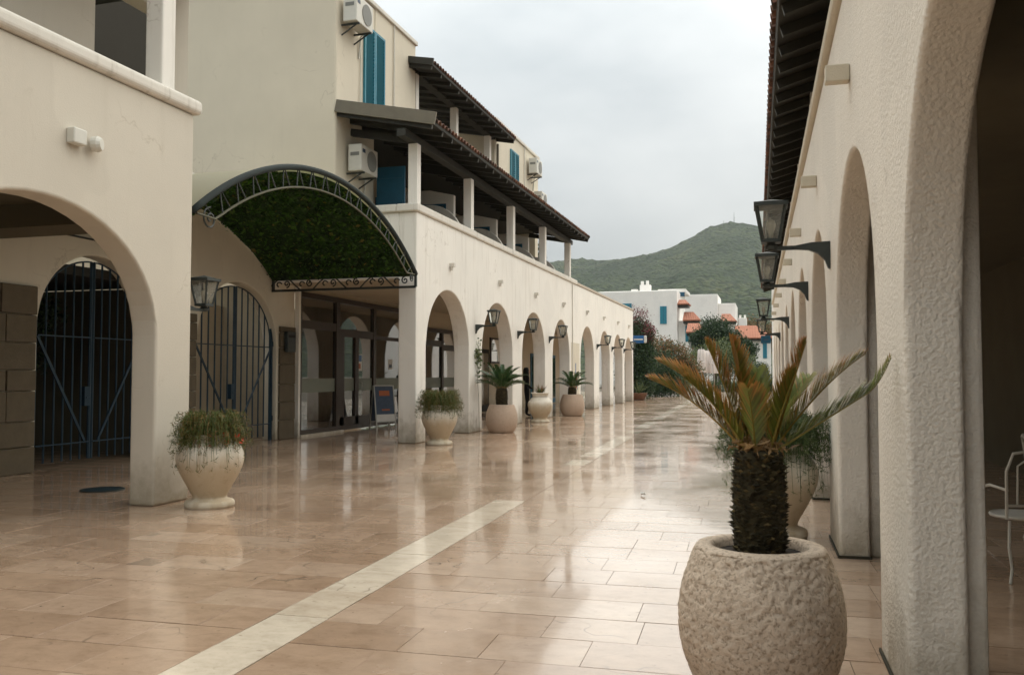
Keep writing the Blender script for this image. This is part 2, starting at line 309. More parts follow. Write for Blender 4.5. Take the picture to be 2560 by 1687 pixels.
# ================================================================== mesh helpers
class MB:
    def __init__(s): s.v = []; s.f = []
    def add(s, v, f):
        o = len(s.v); s.v.extend([tuple(map(float, p)) for p in v]); s.f.extend([tuple(int(i) + o for i in q) for q in f]); return s
    def box(s, x0, x1, y0, y1, z0, z1):
        x0, x1 = sorted((x0, x1)); y0, y1 = sorted((y0, y1)); z0, z1 = sorted((z0, z1))
        return s.add([(x0, y0, z0), (x1, y0, z0), (x1, y1, z0), (x0, y1, z0), (x0, y0, z1), (x1, y0, z1), (x1, y1, z1), (x0, y1, z1)],
                     [(0, 3, 2, 1), (4, 5, 6, 7), (0, 1, 5, 4), (1, 2, 6, 5), (2, 3, 7, 6), (3, 0, 4, 7)])
    def bar(s, a, b, w=0.03, h=None, up=(0, 0, 1)):
        a, b = Vector(a), Vector(b); d = (b - a).normalized(); u = Vector(up)
        if abs(d.dot(u)) > 0.98: u = Vector((1, 0, 0))
        sx = d.cross(u).normalized() * (w / 2); sy = sx.cross(d).normalized() * ((h or w) / 2)
        v = [a - sx - sy, a + sx - sy, a + sx + sy, a - sx + sy, b - sx - sy, b + sx - sy, b + sx + sy, b - sx + sy]
        return s.add(v, [(0, 3, 2, 1), (4, 5, 6, 7), (0, 1, 5, 4), (1, 2, 6, 5), (2, 3, 7, 6), (3, 0, 4, 7)])
    def tube(s, pts, r, n=6, cap=True):
        pts = [Vector(p) for p in pts]; k = len(pts); rs = r if isinstance(r, (list, tuple)) else [r] * k
        V = []; u = None
        for i, p in enumerate(pts):
            d = (pts[min(i + 1, k - 1)] - pts[max(i - 1, 0)]).normalized()
            if u is None:
                u = d.orthogonal().normalized()
            u = (u - d * u.dot(d))
            u = u.normalized() if u.length > 1e-6 else d.orthogonal().normalized()
            q = d.cross(u)
            for j in range(n):
                a = 2 * PI * j / n; V.append(p + (u * math.cos(a) + q * math.sin(a)) * rs[i])
        F = [(i * n + j, i * n + (j + 1) % n, (i + 1) * n + (j + 1) % n, (i + 1) * n + j) for i in range(k - 1) for j in range(n)]
        if cap: F += [tuple(range(n))[::-1], tuple(range((k - 1) * n, k * n))]
        return s.add(V, F)
    def lathe(s, prof, n=32, c=(0, 0, 0), closed=False):
        V = []; k = len(prof)
        for r, z in prof:
            for j in range(n):
                a = 2 * PI * j / n; V.append((c[0] + r * math.cos(a), c[1] + r * math.sin(a), c[2] + z))
        F = [(i * n + j, i * n + (j + 1) % n, (i + 1) * n + (j + 1) % n, (i + 1) * n + j) for i in range(k - 1) for j in range(n)]
        if prof[0][0] > 0: F.append(tuple(range(n))[::-1])
        if prof[-1][0] > 0 and not closed: F.append(tuple(range((k - 1) * n, k * n)))
        return s.add(V, F)
    def poly_prism(s, pts, off):
        n = len(pts); o = Vector(off); V = [Vector(p) for p in pts] + [Vector(p) + o for p in pts]
        F = [tuple(range(n))[::-1], tuple(range(n, 2 * n))] + [(i, (i + 1) % n, n + (i + 1) % n, n + i) for i in range(n)]
        return s.add(V, F)
    def mesh(s, name, mat, fix=False, merge=False, smooth=False):
        me = bpy.data.meshes.new(name); me.from_pydata(s.v, [], s.f)
        if fix or merge:
            b = bmesh.new(); b.from_mesh(me)
            if merge: bmesh.ops.remove_doubles(b, verts=b.verts, dist=1e-4)
            bmesh.ops.recalc_face_normals(b, faces=b.faces); b.to_mesh(me); b.free()
        if mat: me.materials.append(mat)
        if smooth: me.polygons.foreach_set('use_smooth', [True] * len(me.polygons))
        me.update(); return me
    def build(s, name, mat, parent=None, bevel=0.0, seg=2, **k):
        o = bpy.data.objects.new(name, s.mesh(name, mat, **k)); C.objects.link(o); o.parent = parent
        if bevel:
            m = o.modifiers.new('bevel', 'BEVEL'); m.width = bevel; m.segments = seg; m.limit_method = 'ANGLE'; m.angle_limit = math.radians(35)
        return o
def Bx(*a): return MB().box(*a)
def obj(name, me, parent=None, loc=None):
    o = bpy.data.objects.new(name, me); C.objects.link(o); o.parent = parent
    if loc: o.location = loc
    return o
def tag(o, label, cat, group=None):
    o['label'] = label; o['category'] = cat
    if group: o['group'] = group
    return o
def thing(name, label, cat, loc=(0, 0, 0), rz=0.0, group=None):
    o = bpy.data.objects.new(name, None); C.objects.link(o); o.location = loc; o.rotation_euler = (0, 0, rz); o.empty_display_size = 0.2
    return tag(o, label, cat, group)
def stuff(o): o['kind'] = 'stuff'; return o
def struct(o): o['kind'] = 'structure'; return o
def dup(root, loc, rz=None, label=None):
    r = root.copy(); C.objects.link(r); r.location = loc
    if rz is not None: r.rotation_euler = (0, 0, rz)
    if label: r['label'] = label
    for ch in root.children:
        c = ch.copy(); C.objects.link(c); c.parent = r
        for g in ch.children:
            d = g.copy(); C.objects.link(d); d.parent = c
    return r
def npmesh(name, V, F, mat, attr=None, smooth=False):
    V = np.asarray(V, dtype=np.float32); F = np.asarray(F, dtype=np.int32)
    me = bpy.data.meshes.new(name); me.vertices.add(len(V)); me.vertices.foreach_set('co', V.ravel())
    k = F.shape[1]; me.loops.add(F.size); me.loops.foreach_set('vertex_index', F.ravel())
    me.polygons.add(len(F)); me.polygons.foreach_set('loop_start', np.arange(0, F.size, k, dtype=np.int32))
    me.polygons.foreach_set('loop_total', np.full(len(F), k, dtype=np.int32))
    if smooth: me.polygons.foreach_set('use_smooth', np.ones(len(F), dtype=bool))
    me.update(calc_edges=True); me.validate()
    if attr is not None:
        a = me.attributes.new('dry', 'FLOAT', 'POINT'); a.data.foreach_set('value', np.asarray(attr, dtype=np.float32))
    me.materials.append(mat); return me

def arch_wall(u0, u1, va, vb, ztop, arches, zbot=0.0, n=24):
    """wall in local (u thickness, v along, z); arches = (v0, v1, spring, rise)"""
    m = MB()
    def face(pts):
        k = len(pts)
        m.add([(u0, a, b) for a, b in pts], [tuple(range(k))]); m.add([(u1, a, b) for a, b in pts], [tuple(range(k))[::-1]])
    def across(p, q):
        m.add([(u0, *p), (u0, *q), (u1, *q), (u1, *p)], [(0, 1, 2, 3)])
    edges = [va]
    prev = None
    for a in list(arches) + [None]:
        v0 = edges[-1]; v1 = a[0] if a else vb
        if v1 - v0 > 1e-5:
            pts = [(v0, zbot), (v1, zbot)]
            if a: pts.append((v1, a[2]))
            pts += [(v1, ztop), (v0, ztop)]
            if prev: pts.append((v0, prev[2]))
            face(pts); across((v0, ztop), (v1, ztop)); across((v0, zbot), (v1, zbot))
        if a:
            c = (a[0] + a[1]) / 2; hw = (a[1] - a[0]) / 2
            P = [(c - hw * math.cos(PI * i / n), a[2] + a[3] * math.sin(PI * i / n)) for i in range(n + 1)]
            for i in range(n):
                face([P[i], P[i + 1], (P[i + 1][0], ztop), (P[i][0], ztop)]); across(P[i], P[i + 1]); across((P[i][0], ztop), (P[i + 1][0], ztop))
            across((a[0], zbot), (a[0], a[2])); across((a[1], zbot), (a[1], a[2]))
            edges.append(a[1])
        prev = a
    across((va, zbot), (va, ztop)); across((vb, zbot), (vb, ztop))
    return m

# ================================================================== ground, paving
g = MB(); S = 4000
g.add([(-S, -S, -0.03), (S, -S, -0.03), (S, S, -0.03), (-S, S, -0.03)], [(0, 1, 2, 3)])
M['earth'] = simple('joint_and_earth', (0.10, 0.085, 0.06), 0.9, 0.0, 0.3, 0.5)
struct(g.build('ground', M['earth']))

TH = 0.0345
paving = struct(Bx(-14, 4.2, -2, 78, -0.028, -0.011).build('paving', simple('joint_mortar', (0.11, 0.078, 0.05), 0.7, 0, 0.3, 6)))
paving.rotation_euler = (0, 0, TH)
def slab_verts(L, D, jz=0.0, ch=0.0007):
    z = [random.uniform(-jz, jz) for _ in range(4)]
    v = [(0, 0, -0.02), (L, 0, -0.02), (L, D, -0.02), (0, D, -0.02), (0, 0, -ch + z[0]), (L, 0, -ch + z[1]), (L, D, -ch + z[2]), (0, D, -ch + z[3]),
         (ch, ch, z[0]), (L - ch, ch, z[1]), (L - ch, D - ch, z[2]), (ch, D - ch, z[3])]
    f = [(0, 1, 5, 4), (1, 2, 6, 5), (2, 3, 7, 6), (3, 0, 4, 7), (4, 5, 9, 8), (5, 6, 10, 9), (6, 7, 11, 10), (7, 4, 8, 11), (8, 9, 10, 11)]
    return v, f
LENS = [0.46, 0.55, 0.64, 0.72, 0.84, 1.0]
ROW = 0.45; GAP = 0.0075
slabmeshes = {}
def slab_mesh(L, D, mat):
    k = (round(L, 3), round(D, 3), mat)
    if k not in slabmeshes:
        v, f = slab_verts(L - 0.0025, D - GAP); me = MB().add(v, f).mesh('paving_slab', M[mat]); slabmeshes[k] = me
    return slabmeshes[k]
far_m = MB(); far_p = MB(); near = []
def lay(s, t, L, D, mat):
    x = s * math.cos(TH) - t * math.sin(TH); y = s * math.sin(TH) + t * math.cos(TH)
    inview = 3.3 < y and y < 12.6 and -0.99 * y - 0.9 < x < 0.36 * y + 0.3 and not (x > 0.7 or x + L < -7.3)
    if inview: near.append((s, t, L, D, mat))
    else:
        v, f = slab_verts(L - 0.0025, D - GAP, 0.0006)
        (far_p if mat == 'pale' else far_m).add([(a + s, b + t, c) for a, b, c in v], f)
for side, s_from, s_to, t_off in (('l', -13.6, -2.835, 4.266), ('r', -2.455, 4.1, 4.99)):
    k0 = int(math.floor((-1.5 - t_off) / ROW)); k1 = int((77 - t_off) / ROW)
    for k in range(k0, k1):
        t = t_off + k * ROW
        if side == 'l':
            e = s_to
            first = True
            while e > s_from:
                L = random.choice(LENS) * (random.choice([0.5, 0.75, 1]) if first else 1); first = False
                L = round(L, 3); lay(e - L, t, L, ROW, 'slab'); e -= L
        else:
            b = s_from; first = True
            while b < s_to:
                L = random.choice(LENS) * (random.choice([0.5, 0.75, 1]) if first else 1); first = False
                L = round(L, 3); lay(b, t, L, ROW, 'slab'); b += L
t = -1.5
tt = 4.40
while tt > -1.5: tt -= 0.65
while tt < 77:
    L = 0.65 if tt < 8 else random.choice([0.65, 0.95])
    brown = 10.25 < tt < 14.4 or (tt > 14.4 and random.random() < 0.2)
    s0 = -2.83
    x = s0 - tt * TH; D = L
    # the band runs along the street: a slab is 0.37 wide and L long
    if 3.3 < tt < 14:
        near.append((s0, tt, 0.37, D, 'slab' if brown else 'pale'))
    else:
        v, f = slab_verts(0.37 - GAP, D - GAP, 0.0008); (far_m if brown else far_p).add([(a + s0, b + tt, c) for a, b, c in v], f)
    tt += L
near.sort(key=lambda q: q[1])
for s, t, L, D, mat in near[:296]:
    o = obj('paving_slab', slab_mesh(L, D, mat), paving, (s, t, random.uniform(-0.001, 0.001)))
    o.rotation_euler = (random.gauss(0, 0.0006), random.gauss(0, 0.0005), 0)
for s, t, L, D, mat in near[296:]:
    v, f = slab_verts(L - 0.0025, D - GAP, 0.0006); (far_p if mat == 'pale' else far_m).add([(a + s, b + t, c) for a, b, c in v], f)
stuff(far_m.build('paving_slabs', M['slab'], paving)); stuff(far_p.build('pale_paving_slabs', M['pale'], paving))

# ================================================================== roofs, shutters, common building parts
def tile_mesh(L=0.46, r=0.085):
    m = MB(); n = 6
    for side in (0,):
        V = []
        for x, rr in ((0, r), (L, r * 0.82)):
            for q in (rr, rr - 0.014):
                for i in range(n + 1):
                    a = PI * i / n; V.append((x, math.cos(a) * q, math.sin(a) * q))
        k = n + 1; F = []
        for i in range(n):
            F += [(i, i + 1, 2 * k + i + 1, 2 * k + i), (k + i + 1, k + i, 3 * k + i, 3 * k + i + 1), (i + 1, i, k + i, k + i + 1)]
        m.add(V, F)
    return m.mesh('roof_tile', M['tile'])
TILE = tile_mesh()

def tiled_roof(parent, xe, ze, xw, zw, y0, y1, eave_tiles=True, rafter_step=0.62, fascia=True, name='roof'):
    """mono-pitch roof: low edge xe,ze (street side), high edge xw,zw"""
    dx, dz = xw - xe, zw - ze; L = math.hypot(dx, dz); nx, nz = -dz / L, dx / L
    if nz < 0: nx, nz = -nx, -nz
    th = 0.06
    m = MB().poly_prism([(xe, y0, ze), (xw, y0, zw), (xw + nx * th, y0, zw + nz * th), (xe + nx * th, y0, ze + nz * th)], (0, y1 - y0, 0))
    roof = m.build(name, M['wood'], parent, fix=True)
    k = int((y1 - y0) / rafter_step)
    for i in range(k + 1):
        y = y0 + 0.06 + i * (y1 - y0 - 0.12) / k
        a = (xe + 0.02 * (1 if dx > 0 else -1) - nx * 0.05, y, ze - nz * 0.05); b = (xw - nx * 0.05, y, zw - nz * 0.05)
        MB().bar(a, b, 0.07, 0.10, (nx, 0, nz)).build('rafter', M['wood'], roof)
    # tiles: the eave course singly, the rest of the covering in one
    ang = math.atan2(dz, abs(dx)); sgn = 1 if dx > 0 else -1
    ny = int((y1 - y0) / 0.2)
    rest = MB(); tv = [v.co.copy() for v in TILE.vertices]; tf = [tuple(p.vertices) for p in TILE.polygons]
    rows = int(L / 0.38)
    for j in range(rows + 1):
        for i in range(ny + 1):
            y = y0 + 0.12 + i * (y1 - y0 - 0.24) / ny
            q = j * 0.38 - 0.03
            if q + 0.46 > L: continue
            px = xe + dx / L * q + nx * (th + 0.012 + 0.012 * j % 0.02); pz = ze + dz / L * q + nz * (th + 0.004 + 0.004 * (j % 2))
            if j == 0 and eave_tiles:
                o = obj('roof_tile', TILE, roof, (px, y, pz + random.uniform(-0.006, 0.006)))
                o.rotation_euler = (0, -ang if sgn > 0 else ang, 0 if sgn > 0 else PI)
                if sgn < 0: o.rotation_euler = (0, -ang, PI)
            else:
                R = Matrix.Rotation(0 if sgn > 0 else PI, 3, 'Z') @ Matrix.Rotation(-ang, 3, 'Y')
                rest.add([R @ v + Vector((px, y, pz)) for v in tv], tf)
    stuff(rest.build('roof_tiles', M['tile'], roof))
    return roof

def shutter(parent, x, y0, y1, z0, z1, face=1, louvre=True):
    """pair of louvred shutters on a wall in the plane x, facing face"""
    out = []
    mid = (y0 + y1) / 2
    for a, b in ((y0, mid - 0.008), (mid + 0.008, y1)):
        fr = MB(); t = 0.055; d0, d1 = x + face * 0.005, x + face * 0.055
        fr.box(d0, d1, a, a + t, z0, z1); fr.box(d0, d1, b - t, b, z0, z1)
        fr.box(d0, d1, a + t, b - t, z0, z0 + t); fr.box(d0, d1, a + t, b - t, z1 - t, z1)
        o = fr.build('shutter', M['shutter'], parent); out.append(o)
        n = max(4, int((z1 - z0 - 2 * t) / 0.085))
        for i in range(n):
            z = z0 + t + (i + 0.5) * (z1 - z0 - 2 * t) / n
            MB().bar((x + face * 0.03, a + t, z), (x + face * 0.03, b - t, z), 0.012, 0.075, (face * 0.6, 0, 0.8)).build('louvre', M['shutter'], o)
    return out

# ================================================================== long white arcade building on the left
GX = -7.42; IX = -10.9; UX = -9.06
gal = thing('arcade_building', 'long white building on the left with round arches and a roofed upper gallery', 'building')
GA = [(18.42, 21.38), (22.42, 25.36), (26.42, 29.34), (30.42, 33.2), (35.2, 38.1), (39.3, 42.1), (43.0, 45.85), (46.5, 49.25)]
arches = [(a, b, 2.06, 1.46) for a, b in GA]
fw = arch_wall(GX, GX - 0.42, 17.84, 49.55, 5.08, arches).build('front_wall', M['white'], gal, bevel=0.025, seg=3, fix=True, merge=True)
# gable end above the passage and beyond
Bx(IX, GX - 0.421, 17.842, 18.16, 3.62, 5.08).build('end_wall', M['white'], gal, bevel=0.02)
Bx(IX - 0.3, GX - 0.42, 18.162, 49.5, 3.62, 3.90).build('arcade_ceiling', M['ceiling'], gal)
# copings
Bx(GX - 0.46, GX + 0.06, 17.76, 21.85, 5.082, 5.26).build('coping', M['coping'], gal, bevel=0.035, seg=3)
Bx(GX - 0.46, GX + 0.055, 21.86, 25.2, 5.082, 5.25).build('coping', M['coping'], gal, bevel=0.035, seg=3)
Bx(GX - 0.46, GX + 0.06, 25.21, 34.4, 5.082, 5.26).build('coping', M['coping'], gal, bevel=0.035, seg=3)
Bx(GX - 0.46, GX + 0.035, 34.41, 49.6, 5.082, 5.20).build('coping', plaster('weathered_coping', (0.50, 0.43, 0.34), stain=0.8), gal, bevel=0.03, seg=2)
Bx(UX, GX - 0.462, 17.77, 18.22, 5.082, 5.258).build('coping', M['coping'], gal, bevel=0.035, seg=3)
Bx(UX, GX - 0.425, 18.2, 49.4, 4.25, 4.35).build('terrace_floor', M['ceiling'], gal)
# little drain spouts over the piers
for y in (19.95, 23.95, 27.95, 32.0, 36.4, 40.3, 44.2, 47.8):
    MB().box(GX - 0.01, GX + 0.13, y - 0.05, y + 0.05, 4.10, 4.19).box(GX + 0.02, GX + 0.07, y - 0.035, y + 0.035, 4.01, 4.1).build('drain_spout', M['coping'], gal)
# inner wall of the arcade: shop glazing, then plaster with windows
def glazing(parent, y0, y1, cols, z0, z1, ztr, x=IX, door=None):
    fr = 0.075
    root = Bx(x - 0.02, x + 0.09, y0, y1, z1 - 0.13, z1).build('shop_front', M['frame'], parent)
    Bx(x - 0.02, x + 0.09, y0, y1, z0 - 0.02, z0 + 0.10).build('bottom_rail', M['frame'], root)
    ys = [y0] + cols + [y1]
    for i, y in enumerate(ys):
        wd = 0.17 if 0 < i < len(ys) - 1 else 0.10
        yy = min(max(y, y0 + wd / 2), y1 - wd / 2)
        Bx(x - 0.015, x + 0.085, yy - wd / 2, yy + wd / 2, z0 + 0.10, z1 - 0.13).build('mullion', M['frame'], root)
    for i in range(len(ys) - 1):
        a, b = ys[i] + 0.085, ys[i + 1] - 0.085
        zt = ztr + (0.0 if i == 0 else -0.12)
        th = 0.2 if i < 2 else 0.10
        Bx(x - 0.01, x + 0.075, a, b, zt, zt + th).build('transom', M['frame'], root)
        Bx(x + 0.02, x + 0.03, a, b, z0 + 0.10, zt).build('pane', M['glass'], root)
        Bx(x + 0.02, x + 0.03, a, b, zt + th, z1 - 0.13).build('pane', M['glass'], root)
        Bx(x + 0.031, x + 0.036, a, b, 1.06, 1.40).build('frosted_band', M['frost'], root)
        if door == i:
            c = (a + b) / 2
            MB().box(x - 0.01, x + 0.08, c - 0.10, c + 0.10, z0 + 0.10, zt).box(x - 0.01, x + 0.08, a, a + 0.28, z0 + .1, zt).build('door_stile', M['frame'], root)
            MB().box(x - 0.01, x + 0.08, a, b, z0 + 0.10, z0 + 0.32).build('door_rail', M['frame'], root)
            MB().tube([(x + 0.08, c + 0.16, 0.95), (x + 0.15, c + 0.16, 0.97), (x + 0.15, c + 0.16, 1.28), (x + 0.08, c + 0.16, 1.30)], 0.014).build('door_handle', M['alu'], root)
    return root
mf, tf_, bf_ = newmat('frosted_film'); bf_.inputs['Base Color'].default_value = (0.26, 0.28, 0.22, 1); bf_.inputs['Alpha'].default_value = 0.6; bf_.inputs['Roughness'].default_value = 0.5
M['frost'] = mf
glazing(gal, 18.80, 25.2, [20.75, 22.98], 0.06, 3.50, 2.62, door=1)
Bx(IX + 0.001, IX + 0.11, 18.70, 18.79, 0.0, 3.6).build('trim', M['white'], gal)
MB().box(IX - 0.05, IX + 0.14, 18.8, 21.0, 0.0, 0.055).build('sill', M['white'], gal)
glazing(gal, 26.6, 30.3, [28.4], 0.06, 3.05, 2.45)
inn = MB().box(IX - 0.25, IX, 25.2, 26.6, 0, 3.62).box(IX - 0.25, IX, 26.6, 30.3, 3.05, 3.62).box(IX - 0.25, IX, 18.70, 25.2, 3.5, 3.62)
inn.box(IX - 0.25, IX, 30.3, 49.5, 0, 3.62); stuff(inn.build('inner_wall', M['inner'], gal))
for y in (32.2, 36.8, 40.2, 43.6, 46.9):
    d = Bx(IX, IX + 0.05, y, y + 1.5, 0.05, 2.5).build('door', M['doorblue'] if y > 36 else M['dark'], gal)
    Bx(IX + 0.05, IX + 0.06, y + 0.12, y + 1.38, 0.3, 2.35).build('pane', M['glass'], d)
w_ = Bx(IX, IX + 0.06, 33.9, 35.4, 1.95, 3.0).build('window', M['frame'], gal); Bx(IX + 0.06, IX + 0.065, 34.0, 35.3, 2.03, 2.92).build('pane', M['glass'], w_)
po_ = Bx(IX + 0.031, IX + 0.035, 21.93, 22.25, 1.60, 2.06).build('window_poster', M['posterwhite'], gal)
Bx(IX + 0.0355, IX + 0.038, 21.96, 22.22, 1.86, 2.03).build('poster_picture', M['signblue'], po_); Bx(IX + 0.0355, IX + 0.038, 22.02, 22.16, 1.66, 1.80).build('poster_picture', M['orange'], po_)
po_ = Bx(IX + 0.031, IX + 0.035, 24.0, 24.3, 1.65, 1.95).build('window_poster', M['posterwhite'], gal); Bx(IX + 0.0355, IX + 0.038, 24.04, 24.26, 1.70, 1.80).build('poster_picture', M['posterblue'], po_)
# the shop interior
Bx(IX - 4.2, IX - 4.0, 18.5, 30.5, 0, 3.62).build('shop_back_wall', M['curtain'], gal)
Bx(IX - 4.0, IX - 0.3, 18.45, 18.6, 0, 3.62).build('shop_side_wall', M['curtain'], gal)
for i, y in enumerate((19.0, 19.5, 20.05, 23.3, 23.9, 24.5)):
    m = MB(); pts = []
    for q in range(13): pts.append((IX - 0.34 + 0.05 * math.sin(q * 1.9), y + q * 0.042))
    m.add([(a, b, 0.1) for a, b in pts] + [(a, b, 2.55) for a, b in pts], [(j, j + 1, 13 + j + 1, 13 + j) for j in range(12)])
    m.build('curtain', M['curtain'], gal, smooth=True)
Bx(IX - 1.7, IX - 1.0, 19.2, 22.2, 0, 1.0).build('shop_counter', M['frame'], gal)

# upper block above the gallery
def part(name, mat, *a, bevel=0.015): return Bx(*a).build(name, M[mat], gal, bevel=bevel)
part('upper_wall', 'upper', UX - 5.0, UX, 17.17, 19.15, 4.36, 10.32, bevel=0.05)
part('upper_wall', 'upper', UX - 5.0, UX, 19.152, 21.65, 7.30, 10.32, bevel=0.0)
part('upper_wall', 'upper', UX - 5.0, UX - 2.2, 21.66, 28.77, 7.36, 9.4)
part('upper_wall', 'upper', UX - 5.0, UX, 28.78, 34.68, 7.30, 10.30, bevel=0.03)
part('gallery_back_wall', 'inner', UX - 1.9, UX - 1.6, 19.16, 34.66, 4.36, 7.28)
part('gallery_ceiling', 'wood', UX - 1.59, UX - 0.002, 19.16, 34.66, 7.20, 7.29)
part('end_pier', 'upper', UX - 1.59, UX - 0.004, 34.2, 34.66, 4.36, 7.19)
part('loggia_floor', 'upper', UX - 2.19, UX - 0.004, 21.665, 28.765, 7.31, 7.362)
part('loggia_parapet', 'white', UX - 0.16, UX - 0.002, 21.67, 28.76, 7.37, 8.1)
part('roof_coping', 'coping', UX - 5.05, UX + 0.06, 17.12, 21.70, 10.322, 10.43)
part('roof_coping', 'coping', UX - 5.05, UX + 0.06, 28.72, 34.74, 10.302, 10.41)
# first-floor gallery roof and its posts
tiled_roof(gal, -6.80, 6.80, UX + 0.002, 7.26, 17.20, 33.95)
MB().bar((-6.72, 17.17, 6.90), (UX + 0.003, 17.17, 7.37), 0.05, 0.27, (0.2, 0, 1)).build('gable_board', M['gutter'], gal)
Bx(-7.62, -7.42, 17.2, 33.8, 6.60, 6.76).build('wall_plate', M['wood'], gal)
for y in (17.95, 21.6, 25.5, 29.4, 33.3):
    Bx(-7.63, -7.41, y - 0.11, y + 0.11, 5.262, 6.598).build('post', M['white'], gal, bevel=0.015)
for y in (17.95, 21.6, 25.5, 29.4, 33.3):
    MB().bar((-7.55, y, 6.69), (UX, y, 6.98), 0.12, 0.16).build('tie_beam', M['wood'], gal)
# rounded partitions between the balconies
for y in (22.0, 25.95, 29.85, 33.0):
    prof = [(UX - 0.3, 4.36), (GX - 0.44, 4.36)] + [(GX - 0.44 - 0.95 * (1 - math.sin(a)), 5.15 + 0.92 * math.cos(a)) for a in np.linspace(PI / 2, 0, 14)] + [(UX - 0.3, 6.07)]
    MB().poly_prism([(a, y, b) for a, b in prof], (0, 0.14, 0)).build('partition', M['white'], gal, fix=True, bevel=0.015)
for y in (22.7, 26.65, 30.5):
    xo = UX + 0.72
    prof = [(UX - 1.59, 4.36), (xo, 4.36), (xo, 6.45), (UX, 6.62), (UX - 1.59, 6.62)]
    cwl = MB().poly_prism([(a, y, b) for a, b in prof], (0, 0.15, 0)).build('cross_wall', M['white'], gal, fix=True, bevel=0.012)
    wd = Bx(UX - 0.25, UX + 0.5, y - 0.03, y - 0.001, 5.55, 6.22).build('window', M['doorblue'], gal); Bx(UX - 0.19, UX + 0.44, y - 0.036, y - 0.031, 5.61, 6.16).build('pane', M['glass'], wd)
dr_ = Bx(UX + 0.06, UX + 0.78, 19.16, 19.21, 4.40, 6.45).build('open_shutter', M['doorblue'], gal)
for z in (4.9, 5.6, 6.2): Bx(UX + 0.10, UX + 0.74, 19.14, 19.159, z - 0.03, z + 0.03).build('batten', M['doorblue'], dr_)
for y in (22.6, 26.6, 30.6):
    d = Bx(UX - 1.599, UX - 1.55, y, y + 1.1, 4.36, 6.5).build('balcony_door', M['doorblue'], gal); Bx(UX - 1.549, UX - 1.54, y + 0.1, y + 1.0, 5.0, 6.4).build('pane', M['glass'], d)
shutter(gal, UX, 18.50, 19.62, 7.55, 9.72)
shutter(gal, UX, 30.60, 31.66, 7.8, 9.75)
MB().tube([(UX + 0.03, 18.3, 9.3), (UX + 0.03, 18.32, 8.6), (UX + 0.03, 18.30, 7.45)], 0.014, 5).build('conduit', M['acwhite'], gal)
MB().tube([(UX + 0.03, 20.2, 10.3), (UX + 0.03, 20.2, 7.4)], 0.02, 6).build('conduit', M['coping'], gal)
MB().tube([(UX + 0.03, 32.5, 10.3), (UX + 0.03, 32.5, 7.4)], 0.02, 6).build('conduit', M['coping'], gal)
# second-floor loggia roof
tiled_roof(gal, -8.40, 9.58, -11.2, 10.10, 21.2, 29.0, rafter_step=0.7)
MB().bar((-8.36, 21.18, 9.66), (-11.2, 21.18, 10.18), 0.05, 0.18, (0.2, 0, 1)).build('gable_board', M['wood'], gal)
for y in (21.85, 25.0, 28.3):
    Bx(UX - 0.22, UX - 0.01, y - 0.1, y + 0.1, 8.102, 9.62).build('post', M['white'], gal, bevel=0.015)
Bx(UX - 0.24, UX + 0.0, 21.3, 28.9, 9.622, 9.74).build('wall_plate', M['wood'], gal)
MB().tube([(UX + 0.05, 28.95, 7.3), (UX + 0.05, 28.95, 9.5)], 0.04, 8).build('downpipe', M['gutter'], gal)
MB().tube([(GX + 0.02, 33.62, 0.0), (GX + 0.02, 33.62, 5.08)], 0.022, 6).build('downpipe', M['coping'], gal)
# painted tile panel on the wide pier, and a notice
pn = Bx(GX + 0.001, GX + 0.012, 33.45, 34.95, 0.2, 2.75).build('painted_panel', M['cream'], gal)
for (a, b, c, d, mm) in ((34.15, 34.28, 1.2, 1.95, 'signblue'), (34.3, 34.45, 0.95, 1.5, 'orange'), (33.95, 34.1, 1.0, 1.6, 'leafolive'), (34.45, 34.55, 0.9, 1.2, 'signteal')):
    Bx(GX + 0.012, GX + 0.016, a, b, c, d).build('painted_motif', M[mm], pn)

# ================================================================== courtyard wall with the two gates
cw = thing('courtyard_wall', 'beige wall with two arched gateways and stone piers behind the canopy', 'wall')
G1 = (11.0, 13.55); G2 = (14.95, 17.9)
arch_wall(IX, IX - 0.35, 0.5, 18.69, 5.35, [(*G1, 2.25, 1.25), (*G2, 2.1, 1.38)]).build('wall', M['cream'], cw, bevel=0.02, seg=2, fix=True, merge=True)
Bx(IX - 0.4, IX + 0.05, 0.5, 18.69, 5.352, 5.47).build('coping', M['coping'], cw, bevel=0.03)
def stones(y0, y1, z1, xo=IX):
    z = 0.0; k = 0
    while z < z1 - 0.1:
        hgt = random.uniform(0.30, 0.48); hgt = min(hgt, z1 - z)
        n = max(1, int(round((y1 - y0) / 0.62))); cuts = [y0 + (y1 - y0) * i / n + (random.uniform(-0.1, 0.1) if 0 < i < n else 0) for i in range(n + 1)]
        for a, b in zip(cuts, cuts[1:]):
            Bx(xo + 0.001, xo + 0.045 + random.uniform(0, 0.02), a + 0.008, b - 0.008, z + 0.006, z + hgt - 0.008).build('stone', M['stone'], cw, bevel=0.012)
        z += hgt
stones(8.0, 10.95, 2.95); stones(13.62, 14.9, 2.7); stones(17.97, 18.66, 2.62)
MB().tube([(IX + 0.02, 8, 3.78), (IX + 0.02, 10, 3.77), (IX + 0.02, 13.5, 3.75)], 0.018).build('cable', M['iron'], cw)
nb = MB().box(IX + 0.06, IX + 0.16, 18.12, 18.5, 2.02, 2.5).build('letter_box', M['iron'], cw, bevel=0.02)
MB().box(IX + 0.16, IX + 0.165, 18.17, 18.45, 2.36, 2.42).build('slot', M['black'], nb)

